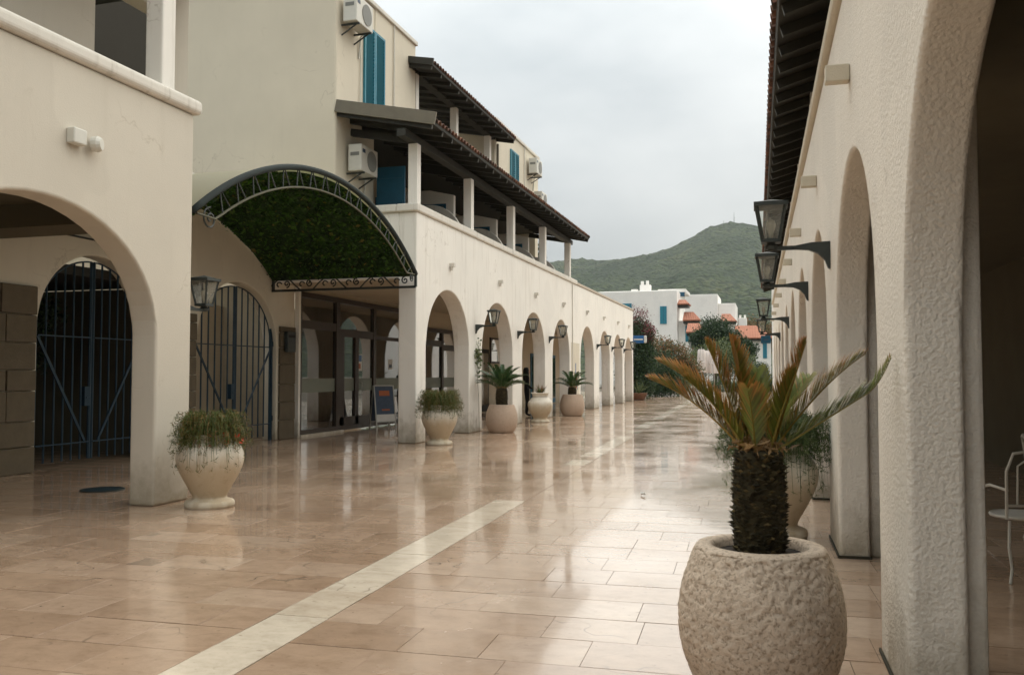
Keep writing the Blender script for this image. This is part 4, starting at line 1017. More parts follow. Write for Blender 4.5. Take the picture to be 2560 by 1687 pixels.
# near palm: azimuth 0 = to the right along +x, 90 = away up the street
big = [(183, 50, .48, .36, .9, 0), (166, 60, .46, .45, 1.0, 0), (200, 60, .30, .36, .5, 0), (176, 74, .19, .54, 1.0, 0), (146, 82, .10, .56, .8, 0),
       (96, 76, .16, .40, .05, 0), (10, 72, .17, .54, .95, 0), (4, 56, .44, .48, .7, 0), (357, 34, .55, .36, .15, 1.6), (45, 56, .34, .36, .1, 0), (335, 74, .14, .40, .45, 0), (255, 80, .10, .30, .4, 0)]
sago('large sago palm with browning fronds in a pitted stone pot, right foreground', (-0.06, 4.47, 0), big, 0.94, 0.120, (0.66, 1.12), 'potrough', True, 900, 0.0, 3)
def ring(n, L, seed, dry=0.02):
    r = random.Random(seed); out = []
    for i in range(n):
        lay_ = i % 3; l_ = L * r.uniform(0.9, 1.08); e = math.radians((12, 32, 56)[lay_] + r.uniform(-6, 6))
        out.append((360 * i / n * 2.0 + r.uniform(-12, 12), (34, 54, 76)[lay_], l_ * math.cos(e), l_ * math.sin(e), dry * r.uniform(0, 2), 0))
    return out
sago('green sago palm in a rounded pink pot by the second street arch', (-6.72, 21.95, 0), ring(27, 0.72, 4), 1.0, 0.150, (0.66, 1.13), 'potpink', False, 260, 0.3, 5)
sago('smaller green sago palm in a squat pink bowl beside the wide pier', (-6.95, 31.5, 0), ring(22, 0.70, 9), 1.08, 0.150, (0.66, 1.02), 'potpink', False, 220, 1.1, 8)

# ------------------------------------------------------------------ trailing plants in urns
def trailing(parent, z, r0, n, reach, drop, mat, seed, leafn=5, up=0.16, w_=0.004):
    rr = np.random.default_rng(seed); V = []; F = []; LP = []
    for i in range(n):
        a = rr.uniform(0, 2 * PI); r = r0 * math.sqrt(rr.random()) * 0.9; k = 9
        R_ = reach * rr.uniform(0.35, 1.0); U = up * rr.uniform(0.4, 1.4); D_ = drop * (0.08 + 0.92 * rr.random() ** 2.2)
        x, y = r * math.cos(a), r * math.sin(a); a2 = a + rr.normal(0, 0.35)
        prev = None; sx, sy = -math.sin(a2) * w_, math.cos(a2) * w_; o = len(V)
        for j in range(k):
            t = j / (k - 1); q = R_ * (1 - (1 - t) ** 1.7); zz = z + U * 4 * t * (1 - t * 0.75) - (U + D_) * t ** 2.4
            p = (x + math.cos(a2) * q + rr.normal(0, 0.006), y + math.sin(a2) * q + rr.normal(0, 0.006), zz)
            wj = 1 - 0.6 * t; V += [(p[0] - sx * wj, p[1] - sy * wj, p[2]), (p[0] + sx * wj, p[1] + sy * wj, p[2])]
            if j: F.append((o + 2 * j - 2, o + 2 * j - 1, o + 2 * j + 1, o + 2 * j))
            if j > 1:
                for _ in range(leafn): LP.append((p[0] + rr.normal(0, .014), p[1] + rr.normal(0, .014), p[2] + rr.normal(0, .014)))
    lv, lf = leaf_cloud(np.array(LP), 0.060, seed=seed, asp=0.10)
    V = np.concatenate([np.array(V), lv]); F = np.concatenate([np.array(F), lf + len(V) - len(lv)])
    stuff(obj('trailing_foliage', npmesh('trailing_foliage', V, F, mat), parent))
    return LP
def flowers(parent, LP, n, mat, seed, sel):
    rr = random.Random(seed); c = [p for p in LP if sel(p)]; P = []
    for p in rr.sample(c, min(n, len(c))):
        for _ in range(3): P.append((p[0] + rr.gauss(0, .012), p[1] + rr.gauss(0, .012), p[2] + rr.gauss(0, .012)))
    V, F = leaf_cloud(np.array(P), 0.042, seed=seed, asp=0.5); stuff(obj('flowers', npmesh('flowers', V, F, mat), parent))
p1 = thing('potted_trailing_plant', 'large white urn of trailing plant with red flowers by the shaded corner building', 'potted plant', (-6.15, 8.72, 0), 0, 'urns of trailing plants')
zt_, rt_ = urn(p1, URN, 0.97); lp = trailing(p1, zt_ - 0.04, rt_, 640, 0.29, 0.36, M['strand'], 11, up=0.22, leafn=3)
flowers(p1, lp, 36, M['flower'], 5, lambda p: p[2] < zt_ + 0.05 and p[0] > 0.16)
p2 = thing('potted_trailing_plant', 'weathered urn of olive trailing plant at the gallery corner pier', 'potted plant', (-6.82, 17.72, 0), 0.8, 'urns of trailing plants')
zt_, rt_ = urn(p2, URN, 1.0); trailing(p2, zt_ - 0.04, rt_, 620, 0.38, 0.24, M['strand'], 12, up=0.26, leafn=3)
p3 = thing('potted_plant', 'narrow-necked pale urn with a small spiky plant under the third arch', 'potted plant', (-6.98, 26.95, 0), 0.2, 'urns of trailing plants')
zt_, rt_ = urn(p3, URN2, 1.02, 'urn')
def spiky(parent, z, n, L, seed, mat):
    rr = np.random.default_rng(seed); V = []; F = []
    for i in range(n):
        a = rr.uniform(0, 2 * PI); e = rr.uniform(0.5, 1.35); l_ = L * rr.uniform(0.6, 1.1); w_ = 0.016
        d = np.array([math.cos(a) * math.cos(e), math.sin(a) * math.cos(e), math.sin(e)]); s = np.array([-math.sin(a), math.cos(a), 0]) * w_
        b = np.array([0, 0, z]); o = len(V); V += [b - s, b + s, b + d * l_ * .55 + s * .8, b + d * l_ * .55 - s * .8, b + d * l_ + np.array([0, 0, -0.05 * l_])]
        F += [(o, o + 1, o + 2, o + 3), (o + 3, o + 2, o + 4)]
    stuff(MB().add(V, F).build('leaves', mat, parent))
spiky(p3, zt_ - 0.06, 46, 0.42, 4, M['leafrust']); spiky(p3, zt_ - 0.06, 24, 0.30, 5, M['leafolive'])
p5 = thing('potted_trailing_plant', 'urn of drooping green fern behind the large sago palm', 'potted plant', (0.03, 8.62, 0), 0.5, 'urns of trailing plants')
zt_, rt_ = urn(p5, URN, 1.0); trailing(p5, zt_ + 0.02, rt_, 600, 0.40, 0.48, M['strandg'], 15, up=0.20, leafn=4)
p6 = thing('potted_plant', 'low brown clay bowl with a green aloe past the arcade end', 'potted plant', (-7.45, 51.8, 0), 0)
MB().lathe([(0.30, 0), (0.36, 0.05), (0.50, 0.36), (0.53, 0.42), (0.48, 0.42), (0.44, 0.34)], 28, closed=True).build('bowl', M['terra'], p6, smooth=True)
MB().lathe([(0.0, 0.36), (0.45, 0.36)], 20).build('soil', M['soil'], p6)
spiky(p6, 0.36, 40, 1.0, 6, M['leafolive'])
# creeper sprays on the second pier
cs = thing('climbing_plant', 'sparse pale creeper on the pier behind the first palm pot', 'plant', (GX + 0.02, 22.0, 0))
MB().tube([(0.015, 0.1, 0.0), (0.015, 0.05, 0.8), (0.02, -0.1, 1.6), (0.02, 0.02, 2.25)], 0.006, 4).build('stem', M['bark'], cs)
P = np.stack([rng.uniform(0.01, 0.06, 170), rng.normal(0.0, 0.13, 170), rng.normal(1.95, 0.22, 170)], axis=1)
V, F = leaf_cloud(P, 0.07, seed=21, asp=0.7); stuff(obj('leaves', npmesh('leaves', V, F, M['leafolive']), cs))

# ================================================================== street furniture and small things
ab = thing('sandwich_board', 'aluminium sandwich board with a blue-grey poster before the shop door', 'sign', (-10.2, 22.2, 0), math.radians(-38))
for sgn in (1, -1):
    a = MB(); t_ = 0.20
    def lean(y, z): return (sgn * t_ * (1 - z / 1.2) + sgn * 0.02, y, z)
    for y in (-0.29, 0.29): a.bar(lean(y, 0), lean(y, 1.2), 0.03)
    a.bar(lean(-0.29, 0.22), lean(0.29, 0.22), 0.03); a.bar(lean(-0.29, 1.19), lean(0.29, 1.19), 0.03)
    fr = a.build('frame', M['alu'], ab)
    q = lambda y0, y1, z0, z1, off: [(lean(y0, z0)[0] + sgn * off, y0, z0), (lean(y1, z0)[0] + sgn * off, y1, z0), (lean(y1, z1)[0] + sgn * off, y1, z1), (lean(y0, z1)[0] + sgn * off, y0, z1)]
    MB().poly_prism(q(-0.275, 0.275, 0.23, 1.18, -0.006), (sgn * 0.008, 0, 0)).build('poster', M['posterblue'], fr, fix=True)
    if sgn == 1:
        MB().poly_prism(q(-0.275, 0.275, 0.235, 0.42, 0.004), (0.003, 0, 0)).build('footer', M['posterwhite'], fr, fix=True)
        MB().poly_prism(q(-0.15, 0.16, 0.92, 1.06, 0.004), (0.003, 0, 0)).build('heading', M['orange'], fr, fix=True)
        MB().poly_prism(q(-0.10, 0.14, 0.52, 0.56, 0.004), (0.003, 0, 0)).build('heading', M['orange'], fr, fix=True)
MB().bar((-0.02, 0, 1.2), (0.02, 0, 1.2), 0.5, 0.03).build('hinge_bar', M['alu'], ab)

bs = thing('projecting_sign', 'blue rectangular sign with white end jutting from the far arcade', 'sign', (GX - 0.05, 49.85, 3.28))
Bx(0.0, 0.62, -0.05, 0.05, 0.0, 0.42).build('panel', M['signblue'], bs, bevel=0.01)
Bx(0.621, 0.78, -0.05, 0.05, 0.0, 0.42).build('end_panel', M['posterwhite'], bs, bevel=0.05)
Bx(0.06, 0.58, -0.056, -0.051, 0.17, 0.24).build('lettering', M['posterwhite'], bs)
Bx(-0.06, -0.001, -0.35, 0.04, 0.15, 0.25).build('bracket', M['iron'], bs)
ts = thing('hanging_sign', 'small teal square sign under the farthest right lantern', 'sign', RW(-0.33, 33.0, 2.62))
Bx(-0.17, 0.17, -0.03, 0.03, 0.0, 0.28).build('panel', M['signteal'], ts, bevel=0.01)
Bx(-0.08, 0.08, -0.035, -0.031, 0.11, 0.16).build('emblem', M['posterblue'], ts)
Bx(-0.02, 0.34, -0.015, 0.015, 0.282, 0.31).build('arm', M['iron'], ts)

dc = thing('drain_cover', 'dark round drain cover in the floor inside the left arch', 'drain cover', (-8.35, 9.55, 0))
MB().lathe([(0, 0.002), (0.24, 0.002), (0.24, 0.012), (0.22, 0.014), (0, 0.014)], 28).build('plate', M['drain'], dc)
MB().lathe([(0.24, 0.001), (0.27, 0.001), (0.27, 0.016), (0.24, 0.016)], 28, closed=True).build('rim', M['iron'], dc)

for i, (x, y, lab) in enumerate([(-0.92, 4.02, 'single reddish dry leaf on the paving beside the big pot'), (-1.55, 11.0, 'tiny pale scrap lying on the wet paving mid-street')]):
    P = np.array([[0, 0, 0.012], [0.012, 0.01, 0.016], [0.02, -0.012, 0.014]]); V, F = leaf_cloud(P, 0.05 if i == 0 else 0.09, normal=(0, 0, 1), spread=0.6, asp=0.6, seed=i + 3)
    o = obj('fallen_leaf' if i == 0 else 'paper_scrap', npmesh('leaf', V, F, M['leafred'] if i == 0 else M['posterwhite']), None, (x, y, 0.012)); tag(o, lab, 'leaf' if i == 0 else 'litter')

# white wrought-iron chairs in the right arcade and on the terrace
def chair_root(label):
    r = thing('garden_chair', label, 'chair', group='white iron garden chairs')
    t = 0.011
    for sx in (-1, 1):
        MB().tube([(sx * .20, -.20, .44), (sx * .235, -.225, .36), (sx * .20, -.20, .20), (sx * .225, -.225, .06), (sx * .25, -.25, .0)], t, 6).build('leg', M['ironwhite'], r)
        MB().tube([(sx * .20, .20, .44), (sx * .22, .225, .25), (sx * .21, .24, .10), (sx * .24, .27, .0)], t, 6).build('leg', M['ironwhite'], r)
        MB().tube([(sx * .22, -.16, .45), (sx * .27, -.12, .64), (sx * .26, .05, .68), (sx * .22, .22, .66)], t, 6).build('armrest', M['ironwhite'], r)
    MB().tube([(.215 * math.cos(a), .215 * math.sin(a), .45) for a in np.linspace(0, 2 * PI, 25)], 0.013, 6).build('seat_rim', M['ironwhite'], r)
    MB().lathe([(0, .445), (.205, .445), (.205, .455), (0, .457)], 20).build('seat', M['ironwhite'], r)
    MB().tube([(-.22, .20, .45), (-.24, .25, .80), (-.20, .27, .93), (0, .275, .96), (.20, .27, .93), (.24, .25, .80), (.22, .20, .45)], t, 6).build('back_frame', M['ironwhite'], r)
    for sx in (-1, 0, 1):
        MB().tube([(sx * .11 - .05, .235, .56), (sx * .11 - .055, .26, .84), (sx * .11, .265, .88), (sx * .11 + .055, .26, .84), (sx * .11 + .05, .235, .56)], 0.008, 5).build('back_loop', M['ironwhite'], r)
    MB().bar((-.22, .225, .55), (.22, .225, .55), 0.016).build('back_rail', M['ironwhite'], r)
    return r
c0 = chair_root('white iron chair in the dark right arcade, partly cut by the frame')
c0.location = (1.80, 7.45, 0); c0.rotation_euler = (0, 0, PI + 0.25)
for i, (x, y, rz, lab) in enumerate([(2.45, 8.9, 1.4, 'white iron chair farther inside the dim right arcade'), (-8.6, 72, 0.3, 'far white cafe chair by the hedge, leftmost of the terrace'), (-7.6, 73, 2.2, 'far white cafe chair, second on the terrace'), (-6.8, 71, 4.0, 'far white cafe chair in the middle of the terrace'), (-5.9, 73, 1.2, 'far white cafe chair nearest the white parasols'), (-6.3, 74.5, 3.0, 'far white cafe chair at the back of the terrace')]):
    dup(c0, (x, y, 0), rz, lab)
tb = thing('cafe_table', 'small white cafe table between the far terrace chairs', 'table', (-7.1, 72.4, 0))
MB().lathe([(0, .70), (.42, .70), (.42, .73), (0, .735)], 24).build('table_top', M['ironwhite'], tb)
MB().lathe([(.22, 0), (.22, .02), (.03, .05), (.03, .70)], 16).build('pedestal', M['ironwhite'], tb)

# closed parasols
def parasol(loc, label, s=1.0):
    r = thing('closed_parasol', label, 'parasol', loc, 0, 'closed white parasols')
    MB().tube([(0, 0, 0), (0, 0, 3.1 * s)], 0.03, 8).build('pole', M['alu'], r)
    MB().lathe([(0.35, 0), (0.35, 0.06), (0.05, 0.1)], 20).build('base', M['acdark'], r)
    n = 48; V = []; F = []; rings = [(0.16, 2.95), (0.24, 2.88), (0.26, 2.6), (0.30, 2.0), (0.33, 1.55), (0.30, 1.42)]
    for rr_, z in rings:
        for j in range(n):
            a = 2 * PI * j / n; q = rr_ * (1 + 0.16 * math.cos(8 * a)); V.append((q * math.cos(a), q * math.sin(a), z * s))
    for i in range(len(rings) - 1):
        for j in range(n): F.append((i * n + j, i * n + (j + 1) % n, (i + 1) * n + (j + 1) % n, (i + 1) * n + j))
    F.append(tuple(range(n)))
    MB().add(V, F).build('canopy', M['canvas'], r, smooth=True)
    MB().lathe([(0.30, 2.12 * s), (0.325, 2.10 * s), (0.325, 2.04 * s), (0.30, 2.02 * s)], 24, closed=True).build('tie_strap', M['canvas'], r)
    return r
parasol((-5.15, 70.0, 0), 'leftmost closed white parasol on the far terrace', 1.18)
parasol((-4.7, 70.8, 0), 'middle closed white parasol on the far terrace', 1.15)
parasol((-4.2, 70.2, 0), 'rightmost closed white parasol on the far terrace', 1.12)

# ------------------------------------------------------------------ person standing in the arcade
def person(loc, rz):
    me = bpy.data.meshes.new('person'); b = bmesh.new()
    J = {'pel': (0, 0, .95), 'sp': (0, 0, 1.15), 'ch': (0, -.01, 1.36), 'nk': (0, 0, 1.50), 'hd': (0, .02, 1.60), 'ht': (0, .02, 1.72)}
    for s, x in (('l', 1), ('r', -1)):
        J.update({'hp' + s: (x * .10, 0, .90), 'kn' + s: (x * .11, .02, .50), 'an' + s: (x * .11, -.02, .09), 'to' + s: (x * .12, .13, .03),
                  'sh' + s: (x * .19, 0, 1.42), 'el' + s: (x * .24, -.02, 1.14), 'wr' + s: (x * .19, .14, 1.00), 'ha' + s: (x * .14, .19, 1.02)})
    E = [('pel', 'sp'), ('sp', 'ch'), ('ch', 'nk'), ('nk', 'hd'), ('hd', 'ht')]
    for s in 'lr': E += [('pel', 'hp' + s), ('hp' + s, 'kn' + s), ('kn' + s, 'an' + s), ('an' + s, 'to' + s), ('ch', 'sh' + s), ('sh' + s, 'el' + s), ('el' + s, 'wr' + s), ('wr' + s, 'ha' + s)]
    rad = dict(pel=.15, sp=.13, ch=.16, nk=.055, hd=.095, ht=.07, hp=.10, kn=.065, an=.045, to=.04, sh=.07, el=.05, wr=.035, ha=.04)
    vs = {k: b.verts.new(v) for k, v in J.items()}
    for a, c in E: b.edges.new((vs[a], vs[c]))
    keys = list(J); b.to_mesh(me); b.free()
    o = bpy.data.objects.new('person', me); C.objects.link(o); o.location = loc; o.rotation_euler = (0, 0, rz)
    sk = o.modifiers.new('skin', 'SKIN'); ss = o.modifiers.new('sub', 'SUBSURF'); ss.levels = 2; ss.render_levels = 2
    for k, sv_ in zip(keys, me.skin_vertices[0].data):
        r_ = rad.get(k) or rad[k[:-1]]; sv_.radius = (r_, r_ * (0.75 if k in ('pel', 'sp', 'ch') else 1.0)); sv_.use_root = (k == 'pel')
    me.materials.append(M['person'])
    tag(o, 'person in dark clothes with long dark hair standing under the third arch', 'person')
    hm = MB().lathe([(0.0, 1.76), (0.07, 1.745), (0.115, 1.68), (0.12, 1.58), (0.13, 1.44), (0.12, 1.30), (0.08, 1.26)], 20, (0, -0.02, 0), closed=True)
    hm.v = [(x, y if y < 0.06 or z > 1.69 else 0.06, z) for x, y, z in hm.v]
    hm.build('hair', M['black'], o, smooth=True)
    MB().lathe([(0.0, 1.49), (0.045, 1.51), (0.075, 1.58), (0.075, 1.64), (0.05, 1.70), (0, 1.71)], 16, (0, 0.045, 0)).build('face', M['skin'], o, smooth=True)
    return o
person((-8.42, 30.6, 0.0), -1.2)

# ================================================================== vegetation past the arcade
def clumps(blobs, per, size, mat, name, parent, seed, asp=0.55):
    """blobs = (x, y, z, rx, ry, rz): leaf clusters scattered through each ellipsoid shell"""
    rr = np.random.default_rng(seed); PP = []
    for (x, y, z, a, b, c) in blobs:
        k = max(8, int(per / 26)); d = rr.normal(size=(k, 3)); d /= np.linalg.norm(d, axis=1, keepdims=True)
        rad = rr.uniform(0.55, 1.05, k)[:, None]; cen = d * rad * np.array([a, b, c]) + np.array([x, y, z])
        sig = 0.17 * (a * b * c) ** (1 / 3)
        PP.append((cen[:, None, :] + rr.normal(0, sig, (k, 26, 3))).reshape(-1, 3))
    P = np.concatenate(PP); P = P[P[:, 2] > 0.03]; V, F = leaf_cloud(P, size, seed=seed, asp=asp)
    o = obj(name, npmesh(name, V, F, mat), parent); return stuff(o)
def tree(name, label, cat, loc, blobs, per, size, mat, seed, trunk_h=None, tr_=0.15, limbs=5, group=None):
    r = thing(name, label, cat, loc, 0, group)
    if trunk_h:
        m = MB().tube([(0, 0, 0), (0.05, 0.03, trunk_h * .4), (-0.04, 0, trunk_h * .75), (0.03, 0, trunk_h)], [tr_, tr_ * .8, tr_ * .6, tr_ * .3], 8)
        rr = random.Random(seed)
        for i in range(limbs):
            a = 2 * PI * i / limbs + rr.random(); b = rr.choice(blobs); m.tube([(0, 0, trunk_h * rr.uniform(.4, .8)), (b[0] * .5, b[1] * .5, b[2] * .75), (b[0], b[1], b[2])], [tr_ * .45, tr_ * .3, tr_ * .1], 6)
        stuff(m.build('trunk', M['bark'], r))
    clumps(blobs, per, size, mat, 'crown', r, seed)
    return r
# bougainvillea over the arcade end
bg = thing('bougainvillea', 'tall dark green climber with crimson top at the arcade end', 'shrub', (-8.0, 54.0, 0))
MB().tube([(0, 0, 0), (0.1, 0, 1.5), (-0.2, 0, 3.2), (0, 0, 4.6)], [0.12, 0.1, 0.07, 0.03], 7).build('trunk', M['bark'], bg)
clumps([(0.1, 0, 1.2, 1.1, 1.2, 1.2), (0.15, 0, 2.6, 1.1, 1.2, 1.2), (0.1, 0, 3.9, 0.95, 1.1, 1.0)], 6000, 0.13, M['leafdark'], 'crown', bg, 31)
clumps([(0.05, -0.1, 4.9, 0.85, 1.0, 0.70), (0.85, -0.2, 4.1, 0.36, 0.9, 0.7)], 1300, 0.10, M['bougain'], 'bracts', bg, 32)
tree('hedge_shrub', 'dark leafy shrub beside the clay bowl past the arcade', 'shrub', (-7.9, 60, 0), [(0, 0, 1.0, 1.5, 1.3, 1.1), (1.2, 0.5, 0.9, 1.3, 1.2, 1.0), (0.4, 0.6, 2.1, 1.3, 1.2, 1.0)], 3600, 0.13, M['leafdark'], 41, 1.2, 0.08, group='shrubs past the arcade')
tree('flowering_shrub', 'rusty orange-green shrub in the middle distance', 'shrub', (-8.35, 67, 0), [(0, 0, 3.2, 1.5, 1.3, 1.2), (1.3, 0, 2.6, 1.4, 1.3, 1.2), (-0.4, 0, 1.8, 1.3, 1.3, 1.3), (2.2, 0.3, 1.9, 1.2, 1.2, 1.1)], 4200, 0.15, M['leafrust'], 42, 2.4, 0.12, group='shrubs past the arcade')
tree('flowering_shrub', 'grey-green shrub low in front of the rusty one', 'shrub', (-8.0, 64, 0), [(0, 0, 1.1, 1.6, 1.2, 1.1), (1.5, 0.3, 0.8, 1.2, 1.1, 0.8)], 3000, 0.12, M['leafolive'], 43, 0.9, 0.07, group='shrubs past the arcade')
tree('olive_tree', 'pale olive-green tree behind the closed parasols', 'tree', (-4.6, 84, 0), [(0, 0, 3.2, 2.1, 1.8, 1.5), (1.8, 0, 2.3, 1.6, 1.5, 1.3), (-1.9, 0, 2.6, 1.6, 1.5, 1.3)], 4200, 0.16, M['leafolive'], 44, 2.6, 0.16, group='trees before the far houses')
tree('laurel_tree', 'dense dark green tree before the far red roofs', 'tree', (-5.3, 90, 0), [(0, 0, 5.6, 1.7, 1.7, 1.5), (1.2, 0, 4.6, 1.6, 1.6, 1.4), (-1.3, 0, 4.9, 1.1, 1.3, 0.9), (2.6, 0, 3.6, 1.4, 1.4, 1.4), (0.2, 0, 4.2, 2.0, 1.8, 1.5)], 6500, 0.20, M['leafdark'], 45, 5.5, 0.24, group='trees before the far houses')
tree('leafy_tree', 'brownish green tree behind the rightmost far roof', 'tree', (-2.2, 150, 0), [(0, 0, 8.3, 3.2, 2.4, 2.4), (2.5, 0, 7.4, 3.0, 2.4, 2.2), (-2.6, 0, 6.8, 2.4, 2.2, 2.0)], 3600, 0.30, M['leafrust'], 46, 6.5, 0.3, group='trees before the far houses')
tree('hedge_shrub', 'small dark bush by the white posts at the street end', 'shrub', (-1.6, 78, 0), [(0, 0, 0.9, 0.9, 0.8, 0.9), (0.8, 0, 1.7, 0.7, 0.7, 0.9), (1.2, 0, 0.8, 0.9, .8, .8)], 2600, 0.12, M['leafdark'], 47, 0.9, 0.06, group='shrubs past the arcade')
tree('hedge_shrub', 'low green hedge below the pale olive tree', 'shrub', (-4.0, 79, 0), [(0, 0, 0.5, 1.8, .7, .55), (2.0, 0, 0.5, 1.4, .7, .5)], 2600, 0.11, M['leaf'], 48, 0.5, 0.05, group='shrubs past the arcade')
# monkey-puzzle-like conifer above the terrace
pt = thing('conifer_tree', 'dark spiky conifer top seen beyond the gallery posts', 'tree', (-19.8, 74, 0))
MB().tube([(0, 0, 0), (0, 0, 8), (0.05, 0, 13.2)], [0.3, 0.2, 0.02], 8).build('trunk', M['bark'], pt)
PT = []
br = MB()
for i in range(15):
    z = 7.2 + i * 0.40; l_ = 2.6 * (1 - (i / 16) ** 1.3) + 0.15
    for k in range(9):
        a = 2 * PI * k / 9 + i * 0.5; tip = (math.cos(a) * l_, math.sin(a) * l_, z + 0.30 * l_ - 0.2)
        br.tube([(0, 0, z), (tip[0] * .6, tip[1] * .6, z - 0.05), tip], [0.04, 0.03, 0.01], 4)
        for q in np.linspace(0.3, 1, 22): PT += [(tip[0] * q + random.gauss(0, .05), tip[1] * q + random.gauss(0, .05), z + (0.1 * q * q * l_) + random.gauss(0, .07))]
stuff(br.build('branches', M['bark'], pt))
V, F = leaf_cloud(np.array(PT), 0.30, seed=9, asp=0.25); stuff(obj('crown', npmesh('crown', V, F, M['leafdark']), pt))
# shrub behind the gates
tree('courtyard_tree', 'dark shrub in the courtyard behind the left gate', 'tree', (-13.2, 12.4, 0), [(0, 0, 2.2, .7, .7, .6), (-0.3, 0.3, 1.7, .6, .7, .5), (0.1, 0.4, 2.6, .6, .6, .4)], 1800, 0.10, M['leafdark'], 51, 2.2, 0.08)

# ================================================================== far houses
M['farwhite'] = plaster('far_white_plaster', (0.87, 0.84, 0.79), stain=0.15)
def house(label, boxes, roofs=(), shutters=(), extra=(), base=(0, 0, 0)):
    r = thing('white_house', label, 'house', base, 0, 'white houses below the hill')
    for bb in boxes: Bx(*bb).build('wall', M['farwhite'], r, bevel=0.06)
    for (x0, x1, y0, y1, zl, zh, dirn) in roofs:          # mono-pitch tiled roof, high side given
        if dirn == 'h':
            hp = min((x1 - x0) * 0.45, 2.2); dz = -0.14
            pts8 = [(x0, y0, zl), (x1, y0, zl), (x1 - hp, y1, zh), (x0, y1, zh), (x1, y1 + hp, zl), (x0, y0, zl + dz), (x1, y0, zl + dz), (x1, y1 + hp, zl + dz), (x0, y1 + hp, zl + dz), (x0, y1 + hp, zl)]
            rf = MB().add(pts8, [(0, 1, 2, 3), (1, 4, 2), (3, 2, 4, 9), (0, 5, 6, 1), (1, 6, 7, 4), (5, 8, 7, 6), (0, 3, 9, 8, 5), (9, 4, 7, 8)]).build('roof', M['fartile'], r, fix=True)
            Bx(x0 + .05, x1 - .12, y0 + .12, y1, zl - .42, zl - .142).build('eave_board', M['wood'], rf)
            continue
        if dirn == 'l': pts = [(x0, y0, zh), (x1, y0, zl), (x1, y0, zl + .16), (x0, y0, zh + .16)]; off = (0, y1 - y0, 0)
        else: pts = [(x0, y0, zl), (x0, y1, zh), (x0, y1, zh + .16), (x0, y0, zl + .16)]; off = (x1 - x0, 0, 0)
        rf = MB().poly_prism(pts, off).build('roof', M['fartile'], r, fix=True)
        if dirn == 'l': Bx(x0, x1, y0 + .06, y1 - .06, zl - .12, zl + 0.0).build('eave_board', M['wood'], rf)
    for (x0, x1, y, z0, z1) in shutters:
        s = Bx(x0, x1, y - 0.09, y - 0.002, z0, z1).build('window', M['shutter'], r, bevel=0.01)
        nn = max(3, int((z1 - z0) / 0.25))
        Bx((x0 + x1) / 2 - .02, (x0 + x1) / 2 + .02, y - 0.10, y - 0.091, z0, z1).build('shutter_gap', M['doorblue'], s)
    for (nm, mt, bb) in extra: Bx(*bb).build(nm, M[mt], r)
    return r
def fartile():
    m, t, b = newmat('far_roof_tiles')
    wv = N(t, 'ShaderNodeTexWave'); wv.wave_type = 'BANDS'; wv.bands_direction = 'X'; wv.inputs['Scale'].default_value = 1.6; wv.inputs['Distortion'].default_value = 0.6
    g_ = N(t, 'ShaderNodeNewGeometry'); t.links.new(g_.outputs['Position'], wv.inputs['Vector'])
    c = mixc(t, noise_tex(t, 1.5, 5, .65), (0.34, 0.115, 0.06), (0.52, 0.22, 0.13))
    c = mixc(t, mathn(t, 'MULTIPLY', wv.outputs['Fac'], 0.3), c, (0.20, 0.08, 0.05)); t.links.new(c, b.inputs['Base Color']); b.inputs['Roughness'].default_value = 0.8
    bump(t, b, wv.outputs['Fac'], 0.8, 0.08); return m
M['fartile'] = fartile()
# pixel helper used once to read positions: at y the picture column 1471..1800 spans x; values below are metres
house('near white house with turquoise shutters behind the bougainvillea', [(-20.5, -10.0, 100, 110, 0, 11.0), (-19.0, -11.4, 101, 109, 11.0, 11.12), (-10.0, -8.5, 101.2, 108, 0, 7.6)],
      [(-10.0, -8.7, 100.3, 102.5, 9.5, 10.1, 'h'), (-9.35, -7.44, 99.6, 101.3, 7.62, 8.6, 'h')],
      [(-16.6, -15.1, 100, 8.6, 9.6), (-11.9, -11.15, 100, 7.2, 9.2), (-11.9, -11.2, 100, 4.0, 5.0), (-10.7, -10.05, 100, 3.6, 4.9), (-9.2, -8.8, 101.2, 5.2, 7.0)],
      [('chimney', 'farwhite', (-14.6, -13.4, 103, 104.2, 11.0, 12.0)), ('chimney_pot', 'farwhite', (-14.5, -14.2, 103.2, 103.6, 12.0, 12.45)), ('chimney_pot', 'farwhite', (-13.9, -13.6, 103.2, 103.6, 12.0, 12.5)), ('chimney', 'farwhite', (-15.6, -14.9, 103, 103.8, 11.0, 11.5)),
       ('roof_terrace', 'farwhite', (-12.6, -9.4, 104, 110, 11.12, 11.5)), ('terrace_window', 'signteal', (-10.4, -9.5, 103.95, 103.99, 10.6, 11.1))])
house('white annexe with red hipped roof beside the near house', [(-8.1, -6.3, 92.6, 97, 0, 5.85)], [(-8.3, -6.15, 92, 94.2, 5.9, 6.9, 'h')], [(-7.43, -6.91, 92.6, 4.4, 5.3)])
house('wide blank white house farther back below the hill', [(-14.2, -7.75, 140, 150, 0, 14.0), (-7.74, -5.1, 141, 150, 0, 12.6), (-4.6, -3.4, 138, 141, 0, 10.1)],
      [(-7.1, -4.8, 136, 138.5, 9.6, 10.8, 'h')], [], [('chimney', 'farwhite', (-4.5, -4.2, 139, 139.5, 10.1, 10.6)), ('chimney', 'farwhite', (-3.8, -3.5, 139, 139.5, 10.1, 10.6)), ('porch_wall', 'farwhite', (-6.9, -5.0, 137, 140.9, 0, 9.1))])
house('low white house with red tiled roof at the end of the street', [(-4.05, 0.1, 112.6, 118, 0, 6.0)], [(-4.25, 0.35, 112, 115.2, 6.05, 7.7, 'h')], [(-3.41, -2.76, 112.6, 3.9, 5.6), (-0.86, -0.38, 112.6, 3.5, 5.6)])
